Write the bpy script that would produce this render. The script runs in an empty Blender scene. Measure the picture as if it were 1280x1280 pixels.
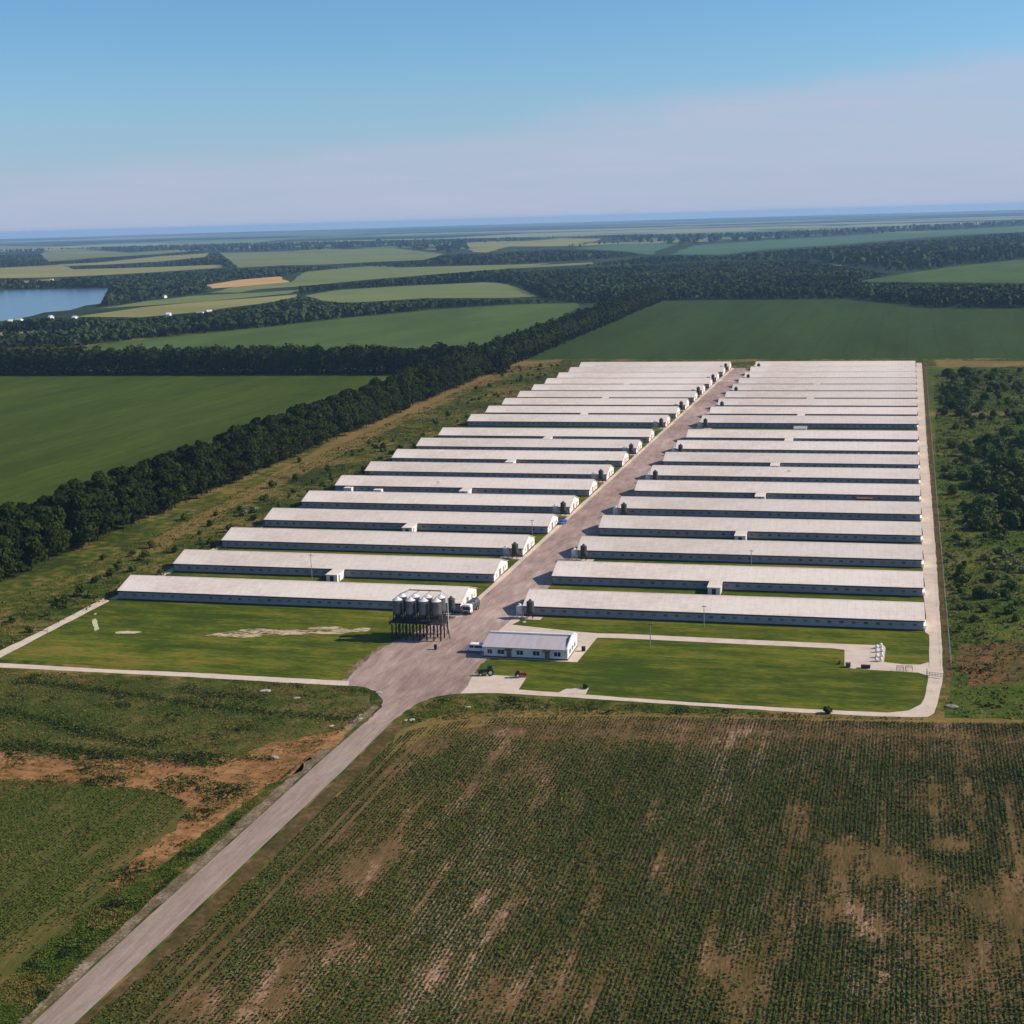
import bpy, bmesh, math, random
import numpy as np
from mathutils import Vector, Matrix
from mathutils.geometry import tessellate_polygon
random.seed(7); RNG = np.random.default_rng(7)
scene = bpy.context.scene
C = scene.collection
R = math.radians

# ------------------------------------------------------------------ camera geometry
FPX, CAMH = 1793.0, 110.0
PITCH, ROLL, YAW = R(11.5594), R(-1.6499), R(15.511)
_F = np.array([-math.sin(YAW)*math.cos(PITCH), math.cos(YAW)*math.cos(PITCH), -math.sin(PITCH)])
_r = np.array([math.cos(YAW), math.sin(YAW), 0]); _u = np.cross(_r, _F)
_R = math.cos(ROLL)*_r + math.sin(ROLL)*_u; _U = -math.sin(ROLL)*_r + math.cos(ROLL)*_u
def G(x, y, z=0.0):                                   # survey point of the photograph -> place on the ground
    d = _F + _R*(x-640)/FPX + _U*(640-y)/FPX
    t = (z-CAMH)/d[2]
    return np.array([0, 0, CAMH]) + d*t
def GP(pts): return [tuple(G(x, y)[:2]) for x, y in pts]

# ------------------------------------------------------------------ helpers
def link(o): C.objects.link(o); return o
def tag(o, label=None, cat=None, group=None, kind=None):
    if label: o['label'] = label
    if cat: o['category'] = cat
    if group: o['group'] = group
    if kind: o['kind'] = kind
    return o
def thing(name, label, cat, loc=(0, 0, 0), rz=0, group=None):
    o = link(bpy.data.objects.new(name, None)); o.location = loc; o.rotation_euler = (0, 0, rz)
    o.empty_display_size = 1
    return tag(o, label, cat, group)
def np_mesh(name, V, Fc, mat, smooth=False):          # V (n,3), Fc (m,k) all same k
    me = bpy.data.meshes.new(name); V = np.asarray(V, np.float32); Fc = np.asarray(Fc, np.int32)
    k = Fc.shape[1]
    me.vertices.add(len(V)); me.vertices.foreach_set('co', V.ravel())
    me.loops.add(Fc.size); me.loops.foreach_set('vertex_index', Fc.ravel())
    me.polygons.add(len(Fc)); me.polygons.foreach_set('loop_start', np.arange(0, Fc.size, k, dtype=np.int32))
    me.update(calc_edges=True)
    if smooth: me.polygons.foreach_set('use_smooth', np.ones(len(Fc), bool))
    if mat: me.materials.append(mat)
    return me
class MB:
    def __init__(s): s.v = []; s.f = []
    def add(s, vs, fs):
        n = len(s.v); s.v += [tuple(v) for v in vs]; s.f += [tuple(i+n for i in f) for f in fs]; return s
    def box(s, x0, x1, y0, y1, z0, z1):
        return s.add([(x0,y0,z0),(x1,y0,z0),(x1,y1,z0),(x0,y1,z0),(x0,y0,z1),(x1,y0,z1),(x1,y1,z1),(x0,y1,z1)],
                     [(3,2,1,0),(4,5,6,7),(0,1,5,4),(1,2,6,5),(2,3,7,6),(3,0,4,7)])
    def prism(s, pts, x0, x1, axis='x'):              # closed outline (a,b) extruded along an axis
        n = len(pts)
        f = (lambda t, p: (t, p[0], p[1])) if axis == 'x' else ((lambda t, p: (p[0], t, p[1])) if axis == 'y' else (lambda t, p: (p[0], p[1], t)))
        return s.add([f(x0, p) for p in pts]+[f(x1, p) for p in pts],
                     [tuple(range(n))[::-1], tuple(range(n, 2*n))]+[(i, (i+1) % n, (i+1) % n+n, i+n) for i in range(n)])
    def lathe(s, prof, cx=0, cy=0, n=20, cz=0):
        vs = []; fs = []
        for r, z in prof:
            for k in range(n):
                a = 2*math.pi*k/n; vs.append((cx+r*math.cos(a), cy+r*math.sin(a), cz+z))
        for j in range(len(prof)-1):
            for k in range(n): fs.append((j*n+k, j*n+(k+1) % n, (j+1)*n+(k+1) % n, (j+1)*n+k))
        fs.append(tuple(range(n))[::-1]); fs.append(tuple(range((len(prof)-1)*n, len(prof)*n)))
        return s.add(vs, fs)
    def tube(s, a, b, r, n=8, r2=None):
        a = Vector(a); b = Vector(b); d = (b-a).normalized(); r2 = r if r2 is None else r2
        u = d.orthogonal().normalized(); w = d.cross(u)
        vs = [a+(u*math.cos(2*math.pi*k/n)+w*math.sin(2*math.pi*k/n))*r for k in range(n)]
        vs += [b+(u*math.cos(2*math.pi*k/n)+w*math.sin(2*math.pi*k/n))*r2 for k in range(n)]
        return s.add(vs, [tuple(range(n))[::-1], tuple(range(n, 2*n))]+[(k, (k+1) % n, (k+1) % n+n, k+n) for k in range(n)])
    def mesh(s, name, mat, bevel=0):
        me = bpy.data.meshes.new(name); me.from_pydata(s.v, [], s.f); me.materials.append(mat)
        bm = bmesh.new(); bm.from_mesh(me); bmesh.ops.recalc_face_normals(bm, faces=bm.faces)
        if bevel: bmesh.ops.bevel(bm, geom=bm.edges[:], offset=bevel, segments=2, affect='EDGES', clamp_overlap=True)
        bm.to_mesh(me); bm.free(); me.update(); return me
    def build(s, name, mat, parent=None, bevel=0, smooth=False):
        me = s.mesh(name, mat, bevel)
        if smooth: me.polygons.foreach_set('use_smooth', [True]*len(me.polygons))
        o = link(bpy.data.objects.new(name, me))
        if parent is not None: o.parent = parent
        return o
def inst(name, me, parent, loc=(0, 0, 0), rz=0, sc=None):
    o = link(bpy.data.objects.new(name, me)); o.parent = parent; o.location = loc; o.rotation_euler = (0, 0, rz)
    if sc: o.scale = sc
    return o
def copy_tree(o, parent=None):
    c = o.copy(); C.objects.link(c); c.parent = parent
    for ch in list(o.children): copy_tree(ch, c)
    return c

# ------------------------------------------------------------------ materials
def lin(c): return tuple(((v/255+.055)/1.055)**2.4 if v > 10 else v/255/12.92 for v in c)+(1,)
MATS = {}
def mat(name, cols, scales=((.05, .5),), rough=.9, bump=0, bscale=1.0, stretch=(1, 1, 1), spec=.03, metal=0, objc=False, rand=0, contrast=(.35, .65), stripe=None, streak=None):
    """Procedural surface: a ramp of colours (linear) driven by one or more summed noises, optional bump."""
    m = bpy.data.materials.new(name); m.use_nodes = True; nt = m.node_tree; N = nt.nodes; L = nt.links
    b = N['Principled BSDF']; b.inputs['Roughness'].default_value = rough; b.inputs['Metallic'].default_value = metal
    b.inputs['Specular IOR Level'].default_value = spec
    tc = N.new('ShaderNodeTexCoord') if objc else N.new('ShaderNodeNewGeometry')
    mp = N.new('ShaderNodeMapping'); mp.inputs['Scale'].default_value = stretch
    L.new(tc.outputs['Object' if objc else 'Position'], mp.inputs['Vector'])
    acc = None; tot = sum(w for _, w in scales)
    for sc, w in scales:
        n = N.new('ShaderNodeTexNoise'); n.inputs['Scale'].default_value = sc; n.inputs['Detail'].default_value = 4
        n.inputs['Roughness'].default_value = .6
        L.new(mp.outputs[0], n.inputs['Vector'])
        mu = N.new('ShaderNodeMath'); mu.operation = 'MULTIPLY'; mu.inputs[1].default_value = w/tot; L.new(n.outputs['Fac'], mu.inputs[0])
        if acc is None: acc = mu
        else:
            ad = N.new('ShaderNodeMath'); L.new(acc.outputs[0], ad.inputs[0]); L.new(mu.outputs[0], ad.inputs[1]); acc = ad
    rp = N.new('ShaderNodeValToRGB'); e = rp.color_ramp.elements
    k = len(cols); lo, hi = contrast
    while len(e) < k: e.new(.5)
    for i, c in enumerate(cols):
        e[i].position = lo+(hi-lo)*i/max(1, k-1); e[i].color = tuple(c[:3])+(1,)
    L.new(acc.outputs[0], rp.inputs[0]); out = rp.outputs[0]
    if rand:
        oi = N.new('ShaderNodeObjectInfo'); mr = N.new('ShaderNodeMapRange'); mr.inputs[3].default_value = 1-rand; mr.inputs[4].default_value = 1+rand
        L.new(oi.outputs['Random'], mr.inputs[0])
        mx = N.new('ShaderNodeVectorMath'); mx.operation = 'SCALE'; L.new(out, mx.inputs[0]); L.new(mr.outputs[0], mx.inputs['Scale']); out = mx.outputs[0]
    for opt, axis in ((stripe, None), (streak, None)):
        if not opt: continue
        if opt is stripe:                                  # (period, duty, brightness, axis) thin lines such as tramlines or sheet seams
            per, duty, br_, ax = opt; sx_ = N.new('ShaderNodeSeparateXYZ'); L.new(tc.outputs['Object' if objc else 'Position'], sx_.inputs[0])
            q = N.new('ShaderNodeMath'); q.operation = 'MULTIPLY'; q.inputs[1].default_value = 1/per; L.new(sx_.outputs[ax], q.inputs[0])
            fr = N.new('ShaderNodeMath'); fr.operation = 'FRACT'; L.new(q.outputs[0], fr.inputs[0])
            lt = N.new('ShaderNodeMath'); lt.operation = 'LESS_THAN'; lt.inputs[1].default_value = duty; L.new(fr.outputs[0], lt.inputs[0]); fac = lt.outputs[0]; lo_, hi_ = 1, br_
        else:                                              # (scale, stretch, brightness low, brightness high) long streaks
            sc_, st_, lo_, hi_ = opt; m2 = N.new('ShaderNodeMapping'); m2.inputs['Scale'].default_value = st_; L.new(tc.outputs['Object' if objc else 'Position'], m2.inputs['Vector'])
            n2 = N.new('ShaderNodeTexNoise'); n2.inputs['Scale'].default_value = sc_; n2.inputs['Detail'].default_value = 5; n2.inputs['Roughness'].default_value = .65; L.new(m2.outputs[0], n2.inputs['Vector'])
            m4 = N.new('ShaderNodeMapRange'); m4.inputs[1].default_value = .38; m4.inputs[2].default_value = .62; L.new(n2.outputs['Fac'], m4.inputs[0]); fac = m4.outputs[0]
        m5 = N.new('ShaderNodeMapRange'); m5.inputs[3].default_value = lo_; m5.inputs[4].default_value = hi_; L.new(fac, m5.inputs[0])
        vx = N.new('ShaderNodeVectorMath'); vx.operation = 'SCALE'; L.new(out, vx.inputs[0]); L.new(m5.outputs[0], vx.inputs['Scale']); out = vx.outputs[0]
    L.new(out, b.inputs['Base Color'])
    if bump:
        n = N.new('ShaderNodeTexNoise'); n.inputs['Scale'].default_value = bscale; n.inputs['Detail'].default_value = 3
        L.new(mp.outputs[0], n.inputs['Vector'])
        bp = N.new('ShaderNodeBump'); bp.inputs['Strength'].default_value = bump; bp.inputs['Distance'].default_value = .3
        L.new(n.outputs['Fac'], bp.inputs['Height']); L.new(bp.outputs[0], b.inputs['Normal'])
    MATS[name] = m; return m
M = {}
M['weed'] = mat('rough_ground', [(.036,.050,.010),(.056,.072,.014),(.085,.085,.020),(.14,.10,.036)], ((.02,.5),(.12,.5),(.9,.35)), bump=.5, bscale=1.2, contrast=(.43,.57))
M['lawn'] = mat('mown_grass', [(.044,.066,.007),(.072,.092,.009),(.108,.120,.012),(.17,.130,.026)], ((.035,.5),(.2,.45),(1.1,.35)), bump=.7, bscale=2, stretch=(.35,1,1), contrast=(.44,.585), streak=(.5,(.08,1,1),.82,1.15))
M['gap'] = M['lawn']
M['fieldA'] = mat('young_crop_field', [(.038,.058,.005),(.046,.070,.006),(.060,.084,.009)], ((.012,.5),(.25,.4),(2,.3)), bump=.3, bscale=2, stretch=(1,.18,1), contrast=(.42,.58), stripe=(21,.05,.86,0), streak=(.06,(1,.12,1),.88,1.12))
M['fieldB'] = mat('dense_crop_field', [(.028,.047,.009),(.034,.056,.010),(.042,.064,.012)], ((.012,.6),(.2,.4)), stretch=(1,.15,1), stripe=(24,.07,.88,0), streak=(.02,(1,.12,1),.88,1.12))
M['fieldC'] = mat('bright_crop_field', [(.058,.092,.020),(.072,.108,.024)], ((.01,.6),(.1,.4)), stretch=(1,.3,1), streak=(.012,(1,.3,1),.85,1.15))
M['tan'] = mat('ripening_field', [(.175,.170,.055),(.215,.200,.068),(.26,.235,.085)], ((.004,.6),(.03,.4)), stretch=(.4,1,1))
M['tangreen'] = mat('pale_green_field', [(.105,.135,.042),(.140,.165,.055),(.185,.19,.070)], ((.004,.6),(.03,.4)), stretch=(.4,1,1))
M['orange'] = mat('stubble_field', [(.42,.26,.10),(.50,.31,.12)], ((.01,.6),(.05,.4)), stretch=(.3,1,1), contrast=(.42,.58))
M['teal'] = mat('distant_green_field', [(.055,.110,.060),(.075,.135,.070)], ((.002,.6),(.01,.4)), stretch=(.4,1,1))
M['conc'] = mat('pale_concrete', [(.44,.345,.27),(.55,.445,.355),(.63,.52,.42)], ((.25,.5),(2,.3),(9,.2)), bump=.1, bscale=3)
M['road'] = mat('dusty_asphalt', [(.22,.150,.125),(.295,.205,.172),(.365,.265,.225),(.46,.355,.30)], ((.06,.5),(.35,.4),(3,.2)), bump=.1, bscale=2, stretch=(1,.3,1), contrast=(.38,.62), streak=(1.6,(1,.07,1),.86,1.12))
M['lane'] = mat('grey_asphalt', [(.25,.185,.150),(.30,.225,.185),(.35,.27,.225)], ((.08,.4),(.8,.3),(6,.3)), bump=.08, bscale=3, stretch=(1,.3,1), contrast=(.4,.6), streak=(1.5,(1,.05,1),.86,1.1))
M['shoulder'] = mat('gravel_shoulder', [(.07,.055,.022),(.15,.11,.065),(.34,.26,.19)], ((.3,.5),(2,.5)), bump=.3, bscale=2)
M['sand'] = mat('bare_sand', [(.30,.24,.15),(.50,.42,.32),(.60,.52,.42)], ((.3,.5),(1.5,.5)), bump=.2, bscale=1)
M['sandpatch'] = mat('sand_showing_through_grass', [(.060,.080,.010),(.11,.10,.03),(.36,.26,.16),(.50,.39,.27)], ((.22,.5),(1.1,.5)), bump=.3, bscale=1, stretch=(.5,1.6,1), contrast=(.42,.54))
M['scrubsoil'] = mat('reddish_rough_soil', [(.050,.055,.012),(.090,.070,.022),(.15,.075,.032),(.19,.095,.045)], ((.05,.5),(.4,.4),(2,.3)), bump=.5, bscale=2, stretch=(.5,1,1), contrast=(.42,.60))
M['scrubgrass'] = mat('scrub_grass', [(.034,.056,.008),(.052,.080,.011),(.078,.096,.016),(.14,.115,.030)], ((.03,.5),(.2,.4),(1.2,.3)), bump=.6, bscale=1.5, contrast=(.43,.60))
M['soil'] = mat('bare_red_soil', [(.080,.066,.016),(.20,.095,.036),(.27,.135,.055),(.33,.180,.080)], ((.04,.4),(.4,.5),(2,.3)), bump=.6, bscale=2, stretch=(.5,1,1), contrast=(.42,.58))
M['ditch'] = mat('ditch_soil', [(.045,.040,.012),(.085,.060,.022),(.17,.10,.05)], ((.15,.5),(.8,.5)), bump=.5, bscale=1)
M['dry'] = mat('dry_grass', [(.065,.066,.018),(.13,.10,.030),(.19,.125,.040),(.24,.165,.060)], ((.03,.4),(.3,.5),(2,.3)), bump=.4, bscale=2, contrast=(.36,.62))
M['cropsoil'] = mat('crop_soil', [(.050,.046,.012),(.094,.066,.023),(.165,.100,.046),(.38,.235,.160)], ((.035,.6),(.25,.5),(2,.3)), bump=.4, bscale=3, stretch=(1,.25,1), contrast=(.37,.63))
M['cropsoil2'] = mat('left_crop_soil', [(.050,.064,.012),(.085,.080,.020),(.17,.105,.042)], ((.05,.6),(.4,.4),(2,.3)), bump=.4, bscale=2, stretch=(1,.3,1), contrast=(.38,.62))
M['farwood'] = mat('woodland_floor', [(.018,.032,.014),(.026,.042,.018),(.040,.058,.022)], ((.002,.4),(.02,.5)), stretch=(.6,1,1))
M['leafdark'] = mat('dark_leaves', [(.011,.018,.002),(.020,.029,.003),(.034,.044,.006)], ((.25,.5),(1.2,.5)), rand=.38, rough=.7, contrast=(.3,.7))
M['leaffar'] = mat('woodland_leaves', [(.014,.026,.008),(.032,.050,.014),(.066,.086,.026)], ((.004,.5),(.05,.4),(.4,.25)), rough=.8, contrast=(.41,.60))
M['leafbush'] = mat('bush_leaves', [(.028,.046,.009),(.054,.080,.014),(.100,.120,.026)], ((.2,.5),(1.5,.5)), rand=.3, rough=.75, contrast=(.3,.7))
M['leafpale'] = mat('pale_leaves', [(.10,.115,.04),(.16,.17,.07),(.26,.26,.12)], ((.3,.5),(1.5,.5)), rough=.8)
M['bark'] = mat('bark', [(.05,.04,.03),(.09,.07,.05)], ((1,.5),), stretch=(4,4,.6))
M['crop'] = mat('crop_leaves', [(.034,.056,.009),(.050,.078,.012),(.078,.106,.019)], ((.04,.5),(.6,.5)), rough=.7, spec=.08, contrast=(.3,.7))
M['cropyel'] = mat('weak_crop_leaves', [(.095,.085,.024),(.15,.115,.038),(.21,.155,.055)], ((.05,.5),(.8,.5)), rough=.8)
M['weedA'] = mat('weed_leaves', [(.040,.066,.010),(.062,.094,.014),(.092,.124,.022)], ((.05,.5),(.6,.5)), rough=.8)
M['weedB'] = mat('olive_weeds', [(.072,.074,.014),(.115,.104,.022),(.18,.145,.040)], ((.05,.5),(.6,.5)), rough=.8)
M['weedC'] = mat('dark_weeds', [(.018,.030,.008),(.034,.048,.012)], ((.05,.5),(.6,.5)), rough=.8)
M['water'] = None
M['roof'] = mat('pale_sheet_roof', [(.63,.515,.425),(.71,.60,.505),(.76,.66,.565)], ((.05,.5),(.4,.3)), rough=.55, spec=.3, objc=True, rand=.07, stretch=(.8,2.2,1), contrast=(.36,.60), stripe=(2.16,.06,.90,0), streak=(1.1,(1,.10,1),.95,1.03))
M['wall'] = mat('shaded_white_render', [(.23,.23,.25),(.29,.29,.31),(.35,.35,.37)], ((.1,.5),(1.2,.4)), rough=.8, objc=True, rand=.06, stretch=(.5,1,1.5))  # white render darkened: the long walls' shade is put into the colour
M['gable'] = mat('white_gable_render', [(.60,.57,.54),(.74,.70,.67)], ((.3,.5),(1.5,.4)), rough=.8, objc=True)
M['trim'] = mat('dark_trim', [(.045,.035,.033),(.07,.055,.05)], ((.5,1),), rough=.6)
M['shedglass'] = mat('grey_shutter', [(.09,.10,.125),(.15,.16,.19)], ((.5,1),), rough=.4, spec=.4, rand=.35)
M['glass'] = mat('dark_glass', [(.020,.028,.040),(.03,.04,.055)], ((.5,1),), rough=.25, spec=.25)
M['door'] = mat('brown_door', [(.20,.125,.10),(.28,.18,.15)], ((1,1),), rough=.7)
M['white'] = mat('white_paint', [(.70,.69,.67),(.80,.79,.77)], ((.5,1),), rough=.45)
M['galv'] = mat('galvanised_steel', [(.40,.40,.40),(.55,.55,.54)], ((.6,.6),(4,.3)), rough=.38, metal=.55, spec=.5, objc=True, stretch=(1,1,3), rand=.1)
M['galvcone'] = mat('galvanised_cone', [(.62,.60,.57),(.72,.70,.67)], ((.6,.6),(4,.3)), rough=.5, metal=.1, objc=True)
M['siloside'] = mat('shaded_silo_steel', [(.11,.125,.13),(.20,.215,.215)], ((.6,.6),(4,.3)), rough=.42, metal=.8, objc=True, stretch=(1,1,3), rand=.15)  # dark tone carries the shaded side of the silo bodies in its colour
M['silodark'] = mat('dark_silo_steel', [(.050,.058,.052),(.085,.095,.085)], ((.6,.6),(4,.3)), rough=.5, metal=.2, objc=True)
M['steel'] = mat('dark_steel', [(.030,.028,.030),(.055,.05,.05)], ((1,1),), rough=.6)
M['officeroof'] = mat('grey_sheet_roof', [(.38,.33,.34),(.46,.41,.42)], ((.3,.5),(2,.3)), rough=.6, objc=True, stretch=(3,.3,1))
M['pole'] = mat('grey_concrete_pole', [(.22,.20,.18),(.32,.30,.27)], ((1,1),), rough=.8)
M['rubber'] = mat('tyre_rubber', [(.015,.015,.015),(.03,.03,.03)], ((2,1),), rough=.8)
M['redpaint'] = mat('faded_red_paint', [(.20,.03,.02),(.28,.045,.025)], ((1,1),), rough=.5)
M['bluepaint'] = mat('blue_paint', [(.03,.10,.42),(.05,.14,.50)], ((1,1),), rough=.4)
M['greenpaint'] = mat('dark_green_paint', [(.015,.05,.05),(.03,.08,.08)], ((1,1),), rough=.4)
M['stone'] = mat('pale_stone', [(.22,.19,.15),(.42,.38,.32)], ((1,.5),(4,.5)), rough=.9, bump=.4, bscale=3)
M['rust'] = mat('rusty_steel', [(.20,.08,.04),(.32,.14,.08)], ((1,1),), rough=.8)
M['tiles'] = mat('village_roof', [(.30,.28,.27),(.55,.52,.50)], ((.02,1),), rough=.7)
w = bpy.data.materials.new('lake_water'); w.use_nodes = True
wb = w.node_tree.nodes['Principled BSDF']; wb.inputs['Base Color'].default_value = (.05,.09,.15,1); wb.inputs['Roughness'].default_value = .18
wn = w.node_tree.nodes.new('ShaderNodeTexNoise'); wn.inputs['Scale'].default_value = .15
wg = w.node_tree.nodes.new('ShaderNodeNewGeometry'); wp = w.node_tree.nodes.new('ShaderNodeBump'); wp.inputs['Strength'].default_value = .15
w.node_tree.links.new(wg.outputs['Position'], wn.inputs['Vector']); w.node_tree.links.new(wn.outputs['Fac'], wp.inputs['Height']); w.node_tree.links.new(wp.outputs[0], wb.inputs['Normal'])
M['water'] = w

# base ground: rough green near the farm, wooded / patchy country far away (fixed to the place)
def ground_material():
    m = bpy.data.materials.new('open_country'); m.use_nodes = True; nt = m.node_tree; N = nt.nodes; L = nt.links; b = N['Principled BSDF']
    b.inputs['Roughness'].default_value = .95; b.inputs['Specular IOR Level'].default_value = .02
    g = N.new('ShaderNodeNewGeometry')
    def noise(sc, st=(1,1,1), det=4):
        mp = N.new('ShaderNodeMapping'); mp.inputs['Scale'].default_value = st; L.new(g.outputs['Position'], mp.inputs['Vector'])
        n = N.new('ShaderNodeTexNoise'); n.inputs['Scale'].default_value = sc; n.inputs['Detail'].default_value = det; L.new(mp.outputs[0], n.inputs['Vector']); return n.outputs['Fac']
    def ramp(fac, cols):
        r = N.new('ShaderNodeValToRGB'); e = r.color_ramp.elements
        while len(e) < len(cols): e.new(.5)
        for i, (p, c) in enumerate(cols): e[i].position = p; e[i].color = c+(1,)
        L.new(fac, r.inputs[0]); return r.outputs[0]
    def mix(f, a, c):
        x = N.new('ShaderNodeMix'); x.data_type = 'RGBA'; L.new(f, x.inputs[0]); L.new(a, x.inputs[6]); L.new(c, x.inputs[7]); return x.outputs[2]
    a1 = noise(.03); a2 = noise(.25); ad = N.new('ShaderNodeMath'); L.new(a1, ad.inputs[0]); L.new(a2, ad.inputs[1])
    hf = N.new('ShaderNodeMath'); hf.operation = 'MULTIPLY'; hf.inputs[1].default_value = .5; L.new(ad.outputs[0], hf.inputs[0])
    near = ramp(hf.outputs[0], [(.42,(.030,.044,.007)),(.48,(.056,.074,.011)),(.53,(.095,.092,.018)),(.59,(.19,.125,.040))])
    vo = N.new('ShaderNodeTexVoronoi'); vo.inputs['Scale'].default_value = .0009
    mp = N.new('ShaderNodeMapping'); mp.inputs['Scale'].default_value = (.35,.8,1); mp.inputs['Rotation'].default_value = (0,0,.25); L.new(g.outputs['Position'], mp.inputs['Vector']); L.new(mp.outputs[0], vo.inputs['Vector'])
    sx = N.new('ShaderNodeSeparateColor'); L.new(vo.outputs['Color'], sx.inputs[0])
    far = ramp(sx.outputs[0], [(.0,(.012,.024,.012)),(.52,(.014,.026,.013)),(.54,(.08,.13,.07)),(.66,(.09,.14,.075)),(.68,(.014,.026,.013)),(.86,(.016,.028,.014)),(.88,(.22,.23,.14))])
    ln = N.new('ShaderNodeVectorMath'); ln.operation = 'LENGTH'; L.new(g.outputs['Position'], ln.inputs[0])
    def mr(a, bb):
        x = N.new('ShaderNodeMapRange'); x.inputs[1].default_value = a; x.inputs[2].default_value = bb; L.new(ln.outputs['Value'], x.inputs[0]); return x.outputs[0]
    wood = ramp(noise(.01), [(.4,(.018,.030,.013)),(.6,(.034,.050,.020))])
    c = mix(mr(1500, 1750), near, wood); c = mix(mr(6500, 7200), c, far)
    L.new(c, b.inputs['Base Color'])
    bp = N.new('ShaderNodeBump'); bp.inputs['Strength'].default_value = .4; bp.inputs['Distance'].default_value = .3; L.new(noise(1.2), bp.inputs['Height']); L.new(bp.outputs[0], b.inputs['Normal'])
    return m
M['ground'] = ground_material()

def disc(name, rad, z, m):
    rings = [0, 300, 900, 2500, 7000, 15000, rad]; n = 96; V = [(0, 0, z)]; Fq = []
    for r in rings[1:]: V += [(r*math.cos(2*math.pi*k/n), r*math.sin(2*math.pi*k/n), z) for k in range(n)]
    for k in range(n): Fq.append((0, 1+k, 1+(k+1) % n))
    for j in range(len(rings)-2):
        for k in range(n): a = 1+j*n; Fq.append((a+k, a+n+k, a+n+(k+1) % n, a+(k+1) % n))
    me = bpy.data.meshes.new(name); me.from_pydata(V, [], Fq); me.materials.append(m); me.update()
    return link(bpy.data.objects.new(name, me))
tag(disc('ground', 30000, 0, M['ground']), 'open country reaching to the hazy horizon', kind='structure')

def rough(poly, step, amp):
    out = []; n = len(poly)
    for i in range(n):
        a = np.array(poly[i]); b = np.array(poly[(i+1) % n]); d = np.linalg.norm(b-a); k = max(1, int(d/step))
        nn = np.array([-(b-a)[1], (b-a)[0]])/max(d, 1e-6)
        for j in range(k):
            p = a+(b-a)*j/k
            if j: p = p+nn*random.uniform(-amp, amp)
            out.append(tuple(p))
    return out
def sheet(name, poly, z, m, label, px=True, ragged=None, parent=None):
    P = GP(poly) if px else list(poly)
    if ragged: P = rough(P, *ragged)
    tris = tessellate_polygon([[Vector((x, y, 0)) for x, y in P]])
    me = bpy.data.meshes.new(name)
    fs = []
    for t in tris:
        a, b, c = (P[i] for i in t)
        fs.append(t if (b[0]-a[0])*(c[1]-a[1])-(b[1]-a[1])*(c[0]-a[0]) > 0 else t[::-1])
    me.from_pydata([(x, y, z) for x, y in P], [], fs); me.materials.append(m); me.update()
    return tag(link(bpy.data.objects.new(name, me)), label, kind='structure')

# ------------------------------------------------------------------ farm lay-out (metres)
SK = .024; XL0, XL1, XR0, XR1 = -229.1, -121.1, -102.5, 6.2
Y0, SP, GAP, DEP = 380.3, 34.9, 16.0, 18.0
ROT = math.atan(SK)
def rowY(i): return Y0+SP*i+(GAP if i > 9 else 0)

# far and middle fields ------------------------------------------------
def field(nm, poly, z, m, lab, **k):
    P = GP(poly); dist = min(math.hypot(*p_) for p_ in P)
    return sheet(nm, P, z, M[m], lab, px=False, ragged=(max(20, dist*.03), dist*.0022), **k)
field('field', [(-120,468),(0,468),(200,468),(470,470),(480,490),(330,560),(200,628),(100,672),(0,720),(-120,770)], .05, 'fieldA', 'green crop field left of the long shelter belt')
field('field', [(60,438),(100,433.5),(200,422.5),(320,411),(450,396),(560,386),(640,381),(720,379),(725,384),(660,418),(590,455),(300,452)], .15, 'fieldC', 'bright green field beyond the cross belt')
field('field', [(640,449),(700,420),(760,396),(810,377),(880,375.5),(1060,374),(1100,378),(1160,385.5),(1230,386.5),(1420,386),(1500,446),(1280,447.5),(1150,448)], .12, 'fieldB', 'dark green crop field behind the sheds')
field('field', [(1072,352),(1130,342),(1200,332.5),(1280,324.5),(1400,318),(1420,352),(1280,354),(1180,353)], .3, 'fieldC', 'light green field among the woods at right')
field('field', [(-80,417),(0,416),(60,414),(105,415),(112,419),(70,424),(0,428),(-80,432)], .3, 'tan', 'tan field at the left edge behind the cross belt')
field('field', [(95,396),(130,391),(180,384),(250,377.5),(320,372.5),(372,368),(362,374),(320,380.5),(250,390),(175,397),(130,396.5)], .3, 'tan', 'long tan field above the village trees')
field('field', [(120,386),(150,382),(180,377),(240,370),(320,366),(380,362),(362,367),(320,371),(260,376.5),(180,382.5)], .3, 'tangreen', 'narrow green field near the lake')
field('field', [(380,370),(425,362.5),(520,357),(617,352.5),(640,358),(657,363),(672,371),(637,372.5),(532,373),(450,378),(425,378.5),(402,376)], .3, 'tangreen', 'pale green field in front of the long wood strip')
field('field', [(382,340),(440,334.5),(480,331.5),(495,334.5),(640,331),(690,329),(637,336),(545,343),(470,349),(377,358),(320,362),(300,366),(260,366),(300,358),(363,353)], .4, 'tangreen', 'green strip field before the orange stubble')
field('field', [(256,357),(300,350),(350,346),(363,353),(330,356),(290,359.5),(265,361)], .7, 'orange', 'orange stubble field')
field('field', [(273,316.5),(400,313.5),(485,309.5),(555,317.5),(530,325),(480,327),(400,331),(350,332),(298,335)], .5, 'tangreen', 'wide pale field in the distance')
field('field', [(-80,338),(0,335),(80,331),(90,337),(200,334),(275,331),(277,335),(200,340),(120,344.5),(60,347),(0,348),(-80,350)], .5, 'tan', 'tan field on the far side of the lake')
field('field', [(70,331),(120,328.5),(200,320.5),(262,316.5),(258,321),(230,324),(200,327),(130,331),(84,332.5)], .6, 'tan', 'thin tan field strip in the distance')
field('field', [(48,318),(62,313),(100,311.5),(160,316),(200,313.5),(240,311.5),(250,313),(200,317.5),(150,320.5),(60,327)], .6, 'tangreen', 'pale field strip nearest the skyline at left')
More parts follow.
